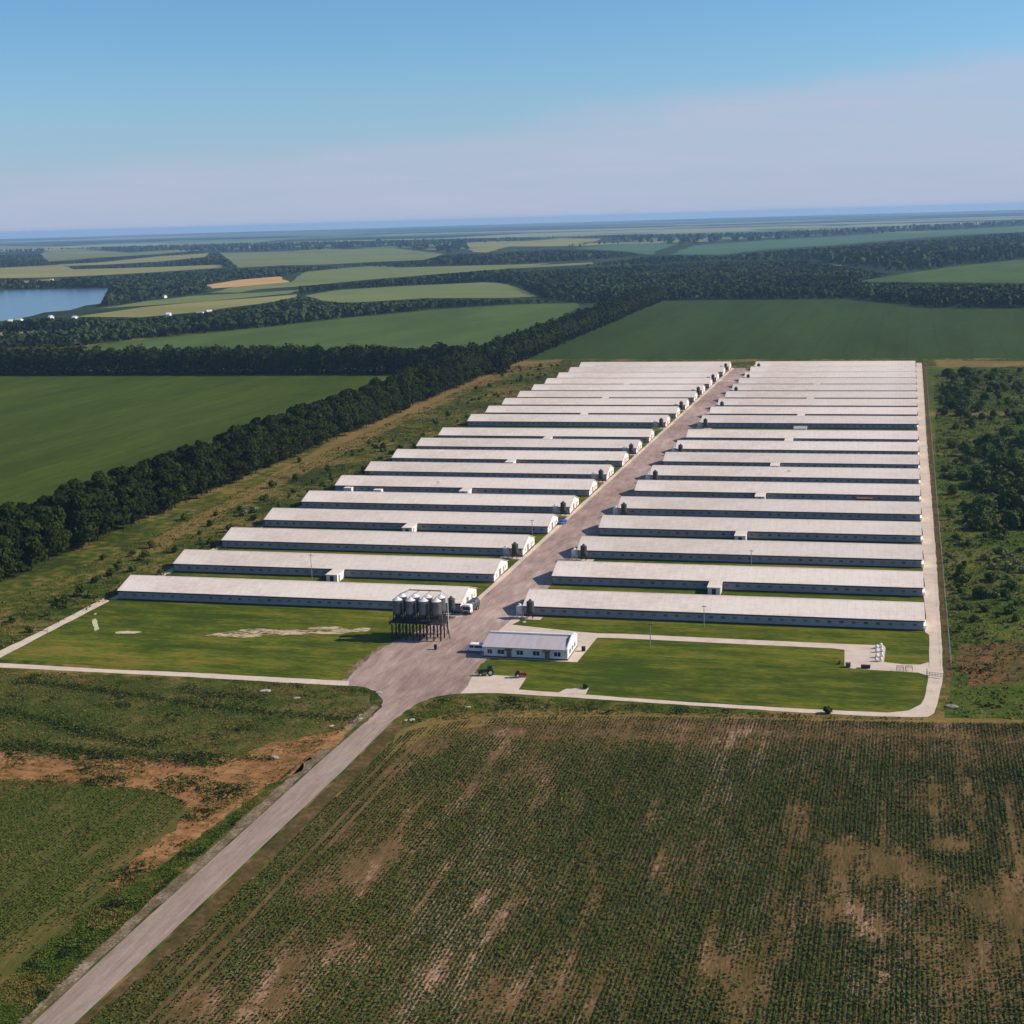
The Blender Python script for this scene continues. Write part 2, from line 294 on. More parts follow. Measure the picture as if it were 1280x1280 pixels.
field('field', [(20,352),(60,349),(105,350),(100,356),(60,358),(30,360)], .5, 'tangreen', 'small field by the far bank')
field('field', [(582,305.5),(640,303),(700,298),(752,298.5),(745,302),(700,306),(640,308),(607,316),(590,315)], .8, 'tan', 'pale distant strip near the middle')
field('field', [(640,333.5),(740,328),(742,330.5),(640,336)], .5, 'tangreen', 'thin pale strip before the wood')
field('field', [(715,310.5),(790,304.5),(815,303),(847,306),(825,312.5),(815,319),(780,314.5)], .8, 'teal', 'distant green field')
field('field', [(838,318.5),(868,307),(960,300.5),(1100,292.5),(1280,282.5),(1400,276),(1400,280),(1280,289),(1150,297.5),(1040,307),(960,312),(900,319)], .8, 'teal', 'broad distant green field at right')
field('field', [(1046,309.5),(1110,306.5),(1112,308),(1060,311)], .9, 'tan', 'tiny pale strip in the woods')
field('field', [(1140,317),(1180,313),(1219,311),(1218,313.5),(1170,317.5)], .9, 'tan', 'small pale strip in the woods at right')
field('field', [(1020,336),(1030,331),(1052,331),(1050,336),(1030,339)], .6, 'tangreen', 'small clearing in the wood')
water = sheet('lake', [(-200,362),(0,363),(136,360.5),(131,368),(129,374),(125,380),(108,382),(87.5,388),(54.7,391),(39,395.6),(0,402),(-200,418)], .35, M['water'], 'still blue lake')
sheet('hills', [(-400,0)], 0, M['farwood'], '') if False else None

far_n = 0
for k in range(46):                                       # many thin fields between far woods
    yq = random.uniform(5.5, 27)**1.0; xc_ = random.uniform(-60, 1340); hw = random.uniform(22, 95)*(.6+yq/30); th = (.35+yq*.065)*random.uniform(.6, 1.2)
    y0_ = 299.5-.0273*xc_+yq; pts = []
    for a_ in range(9): u_ = -1+a_*.25; pts.append((xc_+u_*hw, y0_-.0273*u_*hw-th*(1-abs(u_)**3)*random.uniform(.5, 1)))
    for a_ in range(9): u_ = 1-a_*.25; pts.append((xc_+u_*hw, y0_-.0273*u_*hw+th*(1-abs(u_)**3)*random.uniform(.3, 1)+.05))
    P_ = GP(pts)
    if max(math.hypot(*p_) for p_ in P_) > 28500: continue
    mm_ = random.choice(['tan','tangreen','teal','teal','tangreen']); far_n += 1
    sheet('field', P_, .95+.06*k*.2, M[mm_], 'thin distant field strip toward the horizon', px=False)
# near ground ----------------------------------------------------------
xl, xr = XL0-3, 9.5
sheet('lawn', [(-230,314),(-180,313),(-131,311.5),(-118,330),(-118,Y0-2),(-118,rowY(19)-8),(XL0-1,rowY(19)-12),(XL0-2,Y0-3)], .02, M['lawn'], 'mown grass around the left sheds', px=False)
sheet('lawn', [(-105.8,322),(-104,340),(-104,rowY(19)-6),(7.5,rowY(19)-4),(8.2,372),(8,340),(6,318),(0,313.5),(-50,312.5),(-95,313)], .02, M['lawn'], 'mown grass around the right sheds', px=False)
# road beside right sheds and round the corner
outer = [(1096,895.5),(1140,896.5),(1159.8,896.5),(1167.5,891.8),(1171.8,879.8),(1175.5,862),(1178.7,847),(1177.5,806),(1175,771.5),(1171.8,720),(1167.2,657),(1162.5,597),(1158.3,550),(1155,492.5),(1152.6,458.7),(1152,453.5)]
inner = [(1145.2,453.5),(1146,500),(1147.5,560),(1150,620),(1153,690),(1156,770),(1156.5,790.4),(1161.5,793.9),(1161.8,828),(1160.6,846),(1155.5,873),(1151,880.6),(1135.7,888.4),(1110,891)]
sheet('road', outer+inner, .05, M['conc'], 'pale concrete road along the east end of the right sheds', ragged=(4,.12))
sheet('path', [(1110,891),(1096,895.5),(1000,890.8),(880,883),(780,876.4),(700,871),(650,868),(648.5,862),(700,866),(780,872.3),(880,879),(1000,886)], .05, M['conc'], 'narrow concrete path in front of the right lawn', ragged=(3,.13))
sheet('path', [(-60,826),(0,829),(150,837.5),(240,840.9),(340,846.5),(436,851.5),(436,857.5),(340,852.5),(240,846.4),(150,842),(0,834.5),(-60,832)], .05, M['conc'], 'narrow concrete path in front of the left lawn', ragged=(3,.13))
sheet('path', [(-60,841),(0,813.7),(50.6,789.4),(129,748),(137,751.5),(58,792),(0,822.5),(-60,850)], .05, M['conc'], 'diagonal concrete path at the left of the lawn', ragged=(3,.13))
sheet('path', [(XL0-3.2,Y0-6),(XL0-.3,Y0-6),(XL0-.3,rowY(4)),(XL0-2.6,rowY(4))], .045, M['sand'], 'worn track along the west end of the left sheds', px=False, ragged=(6,.4))
# yard, central road, access lane
yard = [(432,851.5),(445,838),(462,822),(478,810),(500,799),(520,790),(548,778),(575,771),(600,770),(640,768),(650,772),(640,779),(724,790),(780,792.5),(900,798.3),(1000,802.8),(1040,804.6),(1105,807),(1107,810),(1105,828),(1129,830.6),(1150,831),(1161,829),(1160,844),(1147.5,841),(1097.5,838),(1065,836),(1055.6,832.5),(1055.6,812.5),(1040,810.6),(900,804),(780,798.2),(746.4,797.3),(721.5,828),(609,822.6),(591.8,842.3),(616.7,844),(642,845.4),(658,847),(648.5,862),(650,868),(616.7,866.3),(575,867),(545,871),(525,878),(508,888),(478,880),(470,864),(455,859),(436,857.5)]
yi = [p for p in yard]
sheet('yard', [(432,851.5),(445,838),(462,822),(478,810),(500,799),(520,790),(548,778),(575,771),(645,769),(632,781),(609,800),(596,815),(609,822.6),(591.8,842.3),(584,858),(575,867),(545,871),(525,878),(508,888),(492,900),(452,907),(478,884),(476,872),(470,864),(455,859),(436,857.5)], .045, M['road'], 'wide dusty paved yard at the farm entrance', ragged=(1.5,.35))
sheet('yard', [(591.8,842.3),(616.7,844),(642,845.4),(658,847),(648.5,862),(650,868),(616.7,866.3),(575,867),(584,858)], .05, M['conc'], 'pale concrete parking pad in front of the office lawn')
sheet('yard', [(645,769),(650,776),(640,781),(724,790),(750,792),(746.4,797.3),(721.5,828),(609,822.6),(596,815),(609,800),(632,781)], .055, M['conc'], 'pale concrete apron around the office')
sheet('path', [(750,792),(780,792.5),(900,798.3),(1000,802.8),(1040,804.6),(1105,807),(1107,810),(1105,828),(1129,830.6),(1150,831),(1161,828),(1160.5,845),(1147.5,841),(1097.5,838),(1065,836),(1055.6,832.5),(1055.6,812.5),(1040,810.6),(900,804),(780,798.2),(746.4,797.3)], .06, M['conc'], 'concrete path from the office to the tank pad')
ym = float(G(600,770)[1])
sheet('road', [(-120.2,ym-14),(-103.3,ym-6),(-103.6,rowY(18)+12),(-119.6,rowY(18)+12)], .035, M['road'], 'dusty central road between the two rows of sheds', px=False, ragged=(9,.5))
sheet('road', [(452,907),(492,900),(430,962),(345,1042),(250,1132),(93,1280),(-60,1425),(-130,1425),(40,1280),(170,1160),(300,1043),(400,952)], .05, M['lane'], 'straight grey farm lane leading to the entrance')
sheet('pavement', [(XL1+.2,Y0-9),(-119.3,Y0-9),(-119.0,rowY(18)+14),(XL1+.2,rowY(18)+14)], .04, M['conc'], 'pale concrete strip before the left gables', px=False, ragged=(7,.15))
sheet('pavement', [(-104.6,Y0-4),(XR0-.2,Y0-4),(XR0-.2,rowY(18)+14),(-104.3,rowY(18)+14)], .04, M['road'], 'paved strip before the right gables', px=False, ragged=(7,.15))
# lane shoulders
sheet('ground', [(448,905),(400,950),(300,1041),(170,1157),(36,1280),(-140,1425),(-175,1425),(18,1280),(158,1152),(290,1036),(388,946),(440,900),(468,880),(474,884)], .03, M['shoulder'], 'gravel verge left of the lane', ragged=(3,.35))
sheet('ground', [(492,903),(430,966),(345,1046),(250,1137),(97,1280),(-50,1425),(0,1425),(125,1280),(262,1150),(362,1052),(448,968),(506,906)], .025, M['ditch'], 'brown verge right of the lane', ragged=(3,.3))
sheet('ground', [(425,853),(440,834),(458,820),(474,808),(482,806),(468,822),(455,838),(446,853)], .036, M['shoulder'], 'worn dirt fringe on the left side of the yard', ragged=(1.2,.5))
# sandy blotches in left lawn
sheet('ground', [(255,794.5),(275,791),(300,788),(300,785.5),(330,786),(365,787.5),(395,784),(420,783),(435,786),(462,785),(460,789),(440,790.5),(425,793),(395,792),(370,793),(340,794),(300,797),(280,796)], .03, M['sandpatch'], 'pale bare streak in the left lawn', ragged=(1.5,.6))
sheet('ground', [(144,790),(160,788.5),(178,790),(168,792),(145,792)], .03, M['sand'], 'small bare streak in the left lawn', ragged=(1,.2))
sheet('ground', [(115,775),(120,773),(124,786),(119,789)], .03, M['sand'], 'bare patch beside the diagonal path', ragged=(1,.2))
sheet('ground', [(697,866),(708,861),(736,860),(732,868)], .048, M['conc'], 'pale concrete patch on the lawn edge', ragged=(1,.2))
# soils, dry grass
sheet('ground', [(-60,940),(0,940),(60,944),(150,946),(260,949),(350,946),(395,940),(380,958),(330,985),(270,1030),(200,1082),(150,1110),(130,1105),(200,1050),(240,1010),(200,990),(100,982),(0,980),(-60,985)], .03, M['soil'], 'bare red soil across the left field', ragged=(2,1.3))
sheet('ground', [(-80,850),(0,842),(150,849),(300,855),(430,861),(462,866),(462,882),(425,915),(395,938),(260,950),(60,944),(-80,941)], .012, M['weed'], 'rough olive grass in front of the left path', ragged=(5,.5))
sheet('ground', [(310,940),(340,928),(400,918),(440,908),(428,925),(395,944),(350,948),(315,948)], .034, M['soil'], 'red soil beside the lane', ragged=(3,.8))
sheet('ground', [(-200,1500),(-120,1110),(0,975),(120,978),(225,992),(250,1008),(200,1060),(140,1110),(90,1160),(30,1225),(-150,1425)], .02, M['cropsoil2'], 'left crop field soil')
sheet('ground', [(97,1290),(262,1152),(362,1054),(448,970),(478,936),(512,912),(560,902),(620,896),(700,893),(800,893),(1000,897),(1180,901),(1420,903),(1700,1500),(-20,1500)], .022, M['cropsoil'], 'soil of the row crop field in front')
sheet('ground', [(150,700),(210,664),(300,617),(380,572),(420,548),(480,520),(540,493),(600,470),(650,452),(705,449),(700,455),(640,468),(570,498),(500,530),(430,568),(350,608),(280,640),(200,690)], .03, M['dry'], 'dry ochre grass strip beside the shelter belt', ragged=(8,1.5))
sheet('ground', [(1200,806),(1290,800),(1420,800),(1420,845),(1290,850),(1210,858),(1196,830)], .02, M['scrubsoil'], 'reddish bare ground at the right edge', ragged=(3,1))
sheet('ground', [(1170,452),(1420,450),(1420,458),(1200,459),(1172,458)], .03, M['dry'], 'dry strip behind the scrub', ragged=(5,1))
sheet('ground', [(1158,459),(1420,458),(1460,800),(1420,902),(1180,899),(1190,860),(1186,790),(1179,700),(1171,620),(1166,550)], .012, M['scrubgrass'], 'rough green grass under the scrub', ragged=(8,1))
sheet('ground', [(1160,520),(1162,515),(1260,514),(1262,519)], .03, M['dry'], 'pale worn track through the scrub', ragged=(3,1))
sheet('ground', [(1153.5,458),(1160,458),(1164,550),(1170,620),(1177,700),(1184,790),(1190,850),(1182,860),(1179,806),(1173,720),(1168.5,657),(1160,550)], .02, M['ditch'], 'earth ditch between the road and the fence', ragged=(6,.3))
sheet('ground', [(500,912),(560,893),(640,888),(800,890),(1000,895),(1180,898),(1420,900),(1420,905),(1180,904),(1000,901),(800,899),(620,905),(540,920),(480,950)], .03, M['dry'], 'dry headland of the front field', ragged=(3,.8))

# ------------------------------------------------------------------ vegetation engine
def vnoise(x, y, s, seed=0):
    x = np.asarray(x)/s+seed*17.3; y = np.asarray(y)/s+seed*9.1
    xi = np.floor(x).astype(np.int64); yi = np.floor(y).astype(np.int64); fx = x-xi; fy = y-yi; fx = fx*fx*(3-2*fx); fy = fy*fy*(3-2*fy)
    def h(a, b):
        v = np.sin(a*127.1+b*311.7+seed*74.7)*43758.5453; return v-np.floor(v)
    return (h(xi,yi)*(1-fx)+h(xi+1,yi)*fx)*(1-fy)+(h(xi,yi+1)*(1-fx)+h(xi+1,yi+1)*fx)*fy
def fbm(x, y, s, seed=0): return .5*vnoise(x,y,s,seed)+.3*vnoise(x,y,s/2.3,seed+1)+.2*vnoise(x,y,s/5.1,seed+2)
def inpoly(X, Y, P):
    r = np.zeros(len(X), bool); n = len(P)
    for i in range(n):
        x1, y1 = P[i]; x2, y2 = P[(i+1) % n]
        if y1 == y2: continue
        c = ((y1 > Y) != (y2 > Y)) & (X < (x2-x1)*(Y-y1)/(y2-y1)+x1); r ^= c
    return r
def pixel(X, Y, Z=0.0):
    d = np.stack([X, Y, Z+np.zeros_like(X)-CAMH], 1); z = d@_F
    return 640+FPX*(d@_R)/z, 640-FPX*(d@_U)/z
def quads(P, Nn, size, asp=1.0):                       # leaf faces at P with normals Nn
    n = len(P); t = RNG.normal(size=(n, 3)); Nn = Nn/np.linalg.norm(Nn, axis=1, keepdims=True)
    u = np.cross(Nn, t); u /= np.linalg.norm(u, axis=1, keepdims=True); v = np.cross(Nn, u)
    s = np.asarray(size).reshape(-1, 1)*np.ones((n, 1))
    V = np.stack([P-u*s, P-v*s*asp, P+u*s*.9, P+v*s*asp], 1).reshape(-1, 3)
    return V, np.arange(4*n).reshape(n, 4)
def crown_cloud(nleaf, h, rad, z0, lobes, leaf, seed, flat=.8, low=False):
    rg = np.random.default_rng(seed)
    cs = []; 
    for k in range(lobes):
        a = rg.uniform(0, 2*math.pi); t = rg.uniform(0, 1)**.8; zc = z0+(h-z0)*(.06+.78*t)
        rr = rad*(1-.55*abs(t-.4)/.6)*rg.uniform(.25, .62)
        if k == 0: rr = 0; zc = h-rad*.45
        cs.append((math.cos(a)*rr, math.sin(a)*rr, zc, rad*rg.uniform(.34, .58)))
    per = nleaf//lobes; P = []; Nn = []
    for x, y, z, r in cs:
        d = rg.normal(size=(per, 3)); d /= np.linalg.norm(d, axis=1, keepdims=True); d[:, 2] = np.where(d[:, 2] < (-.9 if low else -.35), -d[:, 2], d[:, 2])
        rr = r*rg.uniform(.72, 1.08, (per, 1))
        p = np.array([x, y, z*(.72 if low else 1)])+d*rr*np.array([1, 1, flat]); p[:, 2] = np.abs(p[:, 2]); P.append(p); Nn.append(d+rg.normal(size=(per, 3))*.45)
    P = np.vstack(P); Nn = np.vstack(Nn)
    keep = P[:, 2] > min(.4, z0*.6)
    return P[keep], Nn[keep]
def trunk_mb(h, z0, r=.35, seed=0):
    rg = random.Random(seed); m = MB(); m.tube((0, 0, -.3), (0, 0, z0*1.1), r, 7, r*.7); m.tube((0, 0, z0*1.1), (rg.uniform(-.4, .4), rg.uniform(-.4, .4), h*.75), r*.7, 7, r*.2)
    for k in range(5):
        a = rg.uniform(0, 6.28); zz = z0+(h-z0)*rg.uniform(0, .45); L_ = h*.22
        m.tube((0, 0, zz), (math.cos(a)*L_, math.sin(a)*L_, zz+L_*.8), r*.35, 5, r*.1)
    return m
def tree_kind(nleaf, h, rad, z0, lobes, leaf, seed, m):
    P, Nn = crown_cloud(nleaf, h, rad, z0, lobes, leaf, seed, low=z0 < .5); V, Fq = quads(P, Nn, RNG.uniform(.6, 1.25, len(P))*leaf)
    return np_mesh('crown', V, Fq, m), trunk_mb(h, z0, .32, seed).mesh('trunk', M['bark'])
OAK = [tree_kind(3000, RNG.uniform(17, 20.5), RNG.uniform(5.4, 6.6), 1.0, 19, .58, 100+k, M['leafdark']) for k in range(7)]
SCRUB = [tree_kind(1100, RNG.uniform(4.5, 7), RNG.uniform(2.6, 3.8), .3, 9, .32, 200+k, M['leafbush']) for k in range(5)]
BUSH = [tree_kind(420, RNG.uniform(1.8, 2.8), RNG.uniform(1.3, 1.9), .1, 6, .20, 300+k, M['leafbush']) for k in range(4)]
PALE = [tree_kind(420, RNG.uniform(1.6, 2.2), RNG.uniform(1.4, 1.9), .1, 6, .20, 340+k, M['leafpale']) for k in range(2)]
def plant(kind, name, label, cat, x, y, sc, group=None, z=0.):
    cr, tr = random.choice(kind)
    t = thing(name, label, cat, (x, y, z), random.uniform(0, 6.28), group); t.scale = (sc*random.uniform(.9, 1.1), sc*random.uniform(.9, 1.1), sc)
    inst('trunk', tr, t); inst('crown', cr, t); return t

# long shelter belt: nearest trees one by one, the farther rest as one mass
BX = lambda y, k: -279-.019*(y-372)-k*7.2+random.uniform(-1.4, 1.4)
ys = 352.0; cnt = 0; rest = []
belt = []
while ys < 1850:
    for k in range(3): belt.append((BX(ys+k*2.5, k), ys+k*2.5+random.uniform(-1.5, 1.5)))
    ys += 7.6
for i, (x, y) in enumerate(belt):
    if i < 264: plant(OAK, 'broadleaf_tree', 'tall dark green tree in the dense shelter belt left of the sheds', 'tree', x, y, random.uniform(.84, 1.1), 'trees of the long shelter belt')
    else: rest.append((x, y))
def merged_trees(name, pts, sizes, label, m, nleaf=150, leaf=.13, tall=1.0, group=None, core=True):
    """one object holding a mass of trees; sizes = crown height in metres"""
    pts = np.array(pts); n = len(pts); H = np.array(sizes)
    d = RNG.normal(size=(n, nleaf, 3)); d /= np.linalg.norm(d, axis=2, keepdims=True); d[:, :, 2] = np.where((d[:, :, 2] < 0)&(RNG.random((n, nleaf)) < .45), -d[:, :, 2], d[:, :, 2])
    # bumpy ellipsoid: radius modulated by a few random lobes per tree
    lob = RNG.normal(size=(n, 5, 3)); lob /= np.linalg.norm(lob, axis=2, keepdims=True)
    mod = .72+.36*np.max(np.einsum('nij,nkj->nik', d, lob), axis=2)
    rad = (mod*RNG.uniform(.85, 1.05, (n, nleaf)))[:, :, None]
    P = d*rad*(H[:, None, None]*np.array([.31, .31, .52*tall]))
    P[:, :, 2] += H[:, None]*.46; P[:, :, 2] = np.maximum(P[:, :, 2], .3)
    P[:, :, :2] += pts[:, None, :]
    P = P.reshape(-1, 3); Nn = (d+RNG.normal(size=d.shape)*.35).reshape(-1, 3)
    V, Fq = quads(P, Nn, (np.repeat(H, nleaf)*leaf*RNG.uniform(.6, 1.3, n*nleaf)))
    o = link(bpy.data.objects.new(name, np_mesh(name, V, Fq, m)))
    return tag(o, label, None, group, 'stuff')
merged_trees('shelter_belt', rest, RNG.uniform(16, 21, len(rest)), 'far end of the long dark shelter belt running to the wood', M['leafdark'], 260, .05)['category'] = 'trees'
cross = []
for row in range(4):
    x = -283.
    while x > -1300:
        cross.append((x+random.uniform(-2, 2), 999+row*6.5+(x+285)*SK+random.uniform(-1.5, 1.5))); x -= 7.2
merged_trees('cross_belt', cross, RNG.uniform(17, 22, len(cross)), 'dark belt of trees crossing behind the left field', M['leafdark'], 260, .05)['category'] = 'trees'

def scatter(polys, spacing, holes=(), grow=0.0):
    out = []
    for poly in polys:
        P = GP(poly); xs = [p[0] for p in P]; yy = [p[1] for p in P]
        x = np.arange(min(xs), max(xs), spacing); y = np.arange(min(yy), max(yy), spacing)
        X, Y = np.meshgrid(x, y); X = X.ravel()+RNG.uniform(-.5, .5, X.size)*spacing; Y = Y.ravel()+RNG.uniform(-.5, .5, Y.size)*spacing
        k = inpoly(X, Y, P)
        for h in holes: k &= ~inpoly(X, Y, GP(h))
        out.append(np.stack([X[k], Y[k]], 1))
    return np.vstack(out)
# woods (pixel-surveyed outlines of where they stand)
def wood(name, polys, spacing, hgt, label, nleaf=26, leaf=.17, holes=(), m='leaffar'):
    p = scatter(polys, spacing, holes); s = fbm(p[:, 0], p[:, 1], 90, 3)
    keep = (s > .22)|(RNG.random(len(p)) < .4); p = p[keep]; s = s[keep]
    hh = hgt*(.6+.8*s)*RNG.uniform(.8, 1.15, len(p)); ok = np.zeros(len(p)); alive = np.ones(len(p), bool)
    for q in np.linspace(.12, 1, 12):                      # a tree on the far margin of a wood grows low
        a_, b_ = pixel(p[:, 0], p[:, 1], hh*q); ins = np.zeros(len(p), bool)
        for pl in polys: ins |= inpoly(a_, b_, pl)
        alive &= ins; ok = np.where(alive, q, ok)
    hh = np.maximum(hh*ok, 0); k_ = hh > 2.5; p = p[k_]; hh = hh[k_]
    print('wood', name, len(p))
    merged_trees(name, p, hh, label, M[m], nleaf, leaf)['category'] = 'trees'
wood('wood', [[(640,340),(760,333),(900,327),(1000,325),(1120,343),(1072,352.5),(1180,354),(1400,355),(1400,385.5),(1230,385.5),(1160,384.5),(1100,376.5),(1060,373.5),(880,374.5),(812,376),(735,379),(690,375),(672,370),(657,362)]], 10.5, 13, 'broad wood behind the dark field', 24, .17)
wood('wood', [[(700,334),(800,322),(840,319),(900,320),(960,314),(1040,309),(1150,300),(1280,290),(1420,283),(1420,316),(1280,323.5),(1200,331.5),(1130,341),(1000,325),(900,327),(760,333)]], 24, 20, 'distant woods on the rise at right', 14, .26, holes=[[(1140,317),(1180,313),(1219,311),(1218,313.5),(1170,317.5)], [(1046,309.5),(1110,306.5),(1112,308),(1060,311)]])
wood('wood', [[(372,357.5),(470,350),(600,338.5),(640,336),(700,334),(760,333),(640,340),(657,358),(617,352),(520,356.5),(430,361.5),(375,368)]], 12, 15, 'long strip of wood between two pale fields', 20, .2)
wood('village_trees', [[(-80,411),(0,403),(40,398),(95,397),(130,397.5),(175,398),(250,391),(320,381.5),(365,372),(385,371),(402,377),(450,379),(532,374),(637,373.5),(690,375),(735,379),(720,378.5),(640,380.5),(560,385),(450,395),(320,410),(200,421.5),(100,432.5),(0,436),(-80,440)]], 9.5, 12, 'trees and gardens of the village beyond the cross belt', 24, .19, holes=[[(-90,416),(0,415),(60,413),(112,414),(116,419),(70,425),(0,429),(-90,433)], [(176,398),(190,395),(200,404),(180,412),(168,408)]])
wood('wood', [[(-80,350),(0,348),(60,347.5),(120,345),(200,341),(277,335.5),(298,336),(350,333),(400,332),(440,334),(382,340),(350,345.5),(300,349.5),(256,356),(262,362),(250,367),(180,376),(150,381),(120,385),(95,387.5),(88,388),(108,382),(126,380),(131,373),(134,368),(138,361),(136,359.5),(0,362),(-80,361)]], 15, 13, 'scattered trees and gardens round the far shore of the lake', 16, .24, holes=[[(20,352),(60,349),(105,350),(100,356),(60,358),(30,360)]])
wood('wood', [[(84,332.8),(130,331.3),(200,327.5),(230,324.5),(258,321.5),(262,316),(273,315.5),(300,335),(280,335),(275,331),(200,333.5),(90,336.7)], [(-80,322),(0,319.5),(50,317.5),(60,327.5),(150,321),(200,318),(250,313.5),(262,316),(200,320.3),(120,328),(68,331),(0,334.5),(-80,337)], [(400,331.5),(480,327.5),(530,325.5),(558,318),(607,316.5),(700,312),(780,315),(815,319.5),(838,319),(780,322),(700,327),(640,330.5),(495,334),(440,333.5)]], 20, 16, 'dark tree lines between the distant fields', 14, .26)
wood('wood', [[(-80,318),(0,315),(48,317),(62,312.5),(100,311),(160,315.5),(200,313),(273,315.5),(400,312.5),(485,308.5),(555,316.5),(590,314),(582,304.5),(640,302),(700,297),(752,297.5),(790,303.5),(715,310),(700,306.5),(752,302),(850,305),(870,305),(960,299.5),(1100,291.5),(1400,274),(1400,269),(1280,275),(960,290),(640,297),(300,304),(-80,314)]], 85, 17, 'far wooded country near the horizon', 8, .5)

# scrub at right: individual shrubs and trees
rp = [(1226,610,1.5),(1262,640,1.6),(1244,585,1.45),(1235,560,1.3),(1270,600,1.5),(1278,660,1.3),(1252,615,1.45),(1226,640,1.2),(1205,600,.9),(1212,570,.95),(1200,520,.95),(1215,535,.8),
      (1183,470,1.0),(1192,478,1.1),(1204,468,1.2),(1210,482,1.2),(1186,490,1.1),(1198,500,1.0),(1208,495,1.1),(1232,500,1.0),(1245,488,.9),(1222,515,.9),(1260,505,.9),(1275,530,1.0),(1258,545,1.1),(1280,560,1.1),
      (1190,560,.8),(1182,590,.7),(1192,618,.8),(1205,632,.7),(1188,645,.7),(1215,662,.7),(1230,672,.6),(1200,680,.7),(1186,700,.6),(1210,725,.7),(1200,742,.7),(1224,748,.8),(1206,762,.7),(1232,765,.7),(1248,772,.6),(1218,778,.7),(1200,790,.6),(1255,745,.7),(1270,760,.7),(1195,722,.6),(1240,728,.7),(1262,720,.6),(1276,690,.6),(1250,690,.5)]
for x, y, s in rp:
    g = G(x, y); big = s > 1.15
    plant(SCRUB if big or s > .78 else BUSH, 'scrub_tree' if big else 'shrub', ('large dark scrub tree in the thicket east of the fence' if big else ('green shrub in the scrub east of the fence' if s > .78 else 'low green bush in the scrub east of the fence')), 'tree' if big else 'shrub', g[0], g[1], s*1.15 if s > .78 else s*1.6, 'scrub trees east of the fence' if big else ('shrubs east of the fence' if s > .78 else 'low bushes east of the fence'))
for _ in range(26):
    g = G(random.uniform(1222, 1300), random.uniform(552, 668)); plant(SCRUB, 'scrub_tree', 'large dark scrub tree in the thicket east of the fence', 'tree', g[0], g[1], random.uniform(1.0, 1.75), 'scrub trees east of the fence')
for _ in range(16):
    g = G(random.uniform(1180, 1222), random.uniform(462, 512)); plant(SCRUB, 'scrub_tree', 'large dark scrub tree in the thicket east of the fence', 'tree', g[0], g[1], random.uniform(.9, 1.3), 'scrub trees east of the fence')
SCR = GP([(1178,464),(1300,462),(1340,560),(1340,800),(1200,800),(1192,760),(1186,690),(1178,600),(1170,520)]); nb = 0
sxs = [p_[0] for p_ in SCR]; sys_ = [p_[1] for p_ in SCR]
while nb < 215:
    x = random.uniform(min(sxs), max(sxs)); y = random.uniform(min(sys_), max(sys_))
    if not inpoly(np.array([x]), np.array([y]), SCR)[0] or fbm(np.array([x]), np.array([y]), 26, 51)[0] < random.uniform(.34, .52): continue
    nb += 1; q = nb % 3 == 0
    plant(SCRUB if q else BUSH, 'shrub', 'green shrub in the scrub east of the fence' if q else 'low green bush in the scrub east of the fence', 'shrub', x, y, random.uniform(.5, .95) if q else random.uniform(.9, 1.9), 'shrubs east of the fence' if q else 'low bushes east of the fence')
STR = GP([(-20,790),(60,745),(200,672),(330,612),(450,555),(560,502),(640,466),(700,456),(690,466),(590,520),(460,595),(340,655),(240,705),(140,742),(0,808)]); nb = 0
sxs = [p_[0] for p_ in STR]; sys_ = [p_[1] for p_ in STR]
while nb < 110:
    x = random.uniform(min(sxs), max(sxs)); y = random.uniform(min(sys_), max(sys_))
    if not inpoly(np.array([x]), np.array([y]), STR)[0] or x < -262+random.uniform(-6, 8) or fbm(np.array([x]), np.array([y]), 22, 61)[0] < random.uniform(.4, .58): continue
    nb += 1; plant(BUSH, 'bush', 'low dark green bush on the weedy strip beside the left sheds', 'bush', x, y, random.uniform(.5, 1.25), 'bushes on the weedy strip')
for _ in range(60):
    g = G(random.uniform(1182, 1285), random.uniform(500, 780)); plant(PALE, 'pale_shrub', 'small pale green shrub among the darker scrub', 'shrub', g[0], g[1], random.uniform(.5, 1.2), 'pale shrubs in the scrub')
for i, (x, y) in enumerate([(1232,700),(1245,704),(1258,698),(1270,706),(1262,712),(1278,716),(1240,711)]):
    g = G(x, y); plant(PALE, 'pale_shrub', 'yellow-green shrub in the pale clump at the right edge', 'shrub', g[0], g[1], random.uniform(.9, 1.4), 'yellow-green shrubs at the right edge')
# bushes on the rough strip left of the sheds
lp = [(595,487),(612,483),(628,470),(640,466),(651,464),(663,462),(676,459),(690,458),(652,475),(600,500),(618,496),(374,578),(560,520),(585,505),(455,590),(470,583),(440,600),(410,590),(390,620),(350,640),(318,650),(330,628),(290,665),(250,668),(262,680),(220,690),(180,700),(190,685),(165,715),(140,720),(120,728),(150,705),(240,700),(100,745),(80,755),(60,770),(130,700),(300,640),(370,600),(500,560),(480,560),(530,545),(545,530),(640,480),(660,470),(230,650),(270,645),(340,610)]
for x, y in lp:
    g = G(x, y); plant(BUSH, 'bush', 'low dark green bush on the weedy strip beside the left sheds', 'bush', g[0], g[1], random.uniform(.8, 1.7), 'bushes on the weedy strip')
for (x, y), l in zip([(305,645),(318,641),(451,601),(463,596),(650,461)], ['pale grey-green willow scrub beside the third shed gable','pale willow scrub next to another pale shrub by the left sheds','pale bush behind the sixth left shed','second pale bush near the seventh left shed','light bush near the top of the weedy strip']):
    g = G(x, y); plant(PALE, 'pale_shrub', l, 'shrub', g[0], g[1], 1.7)
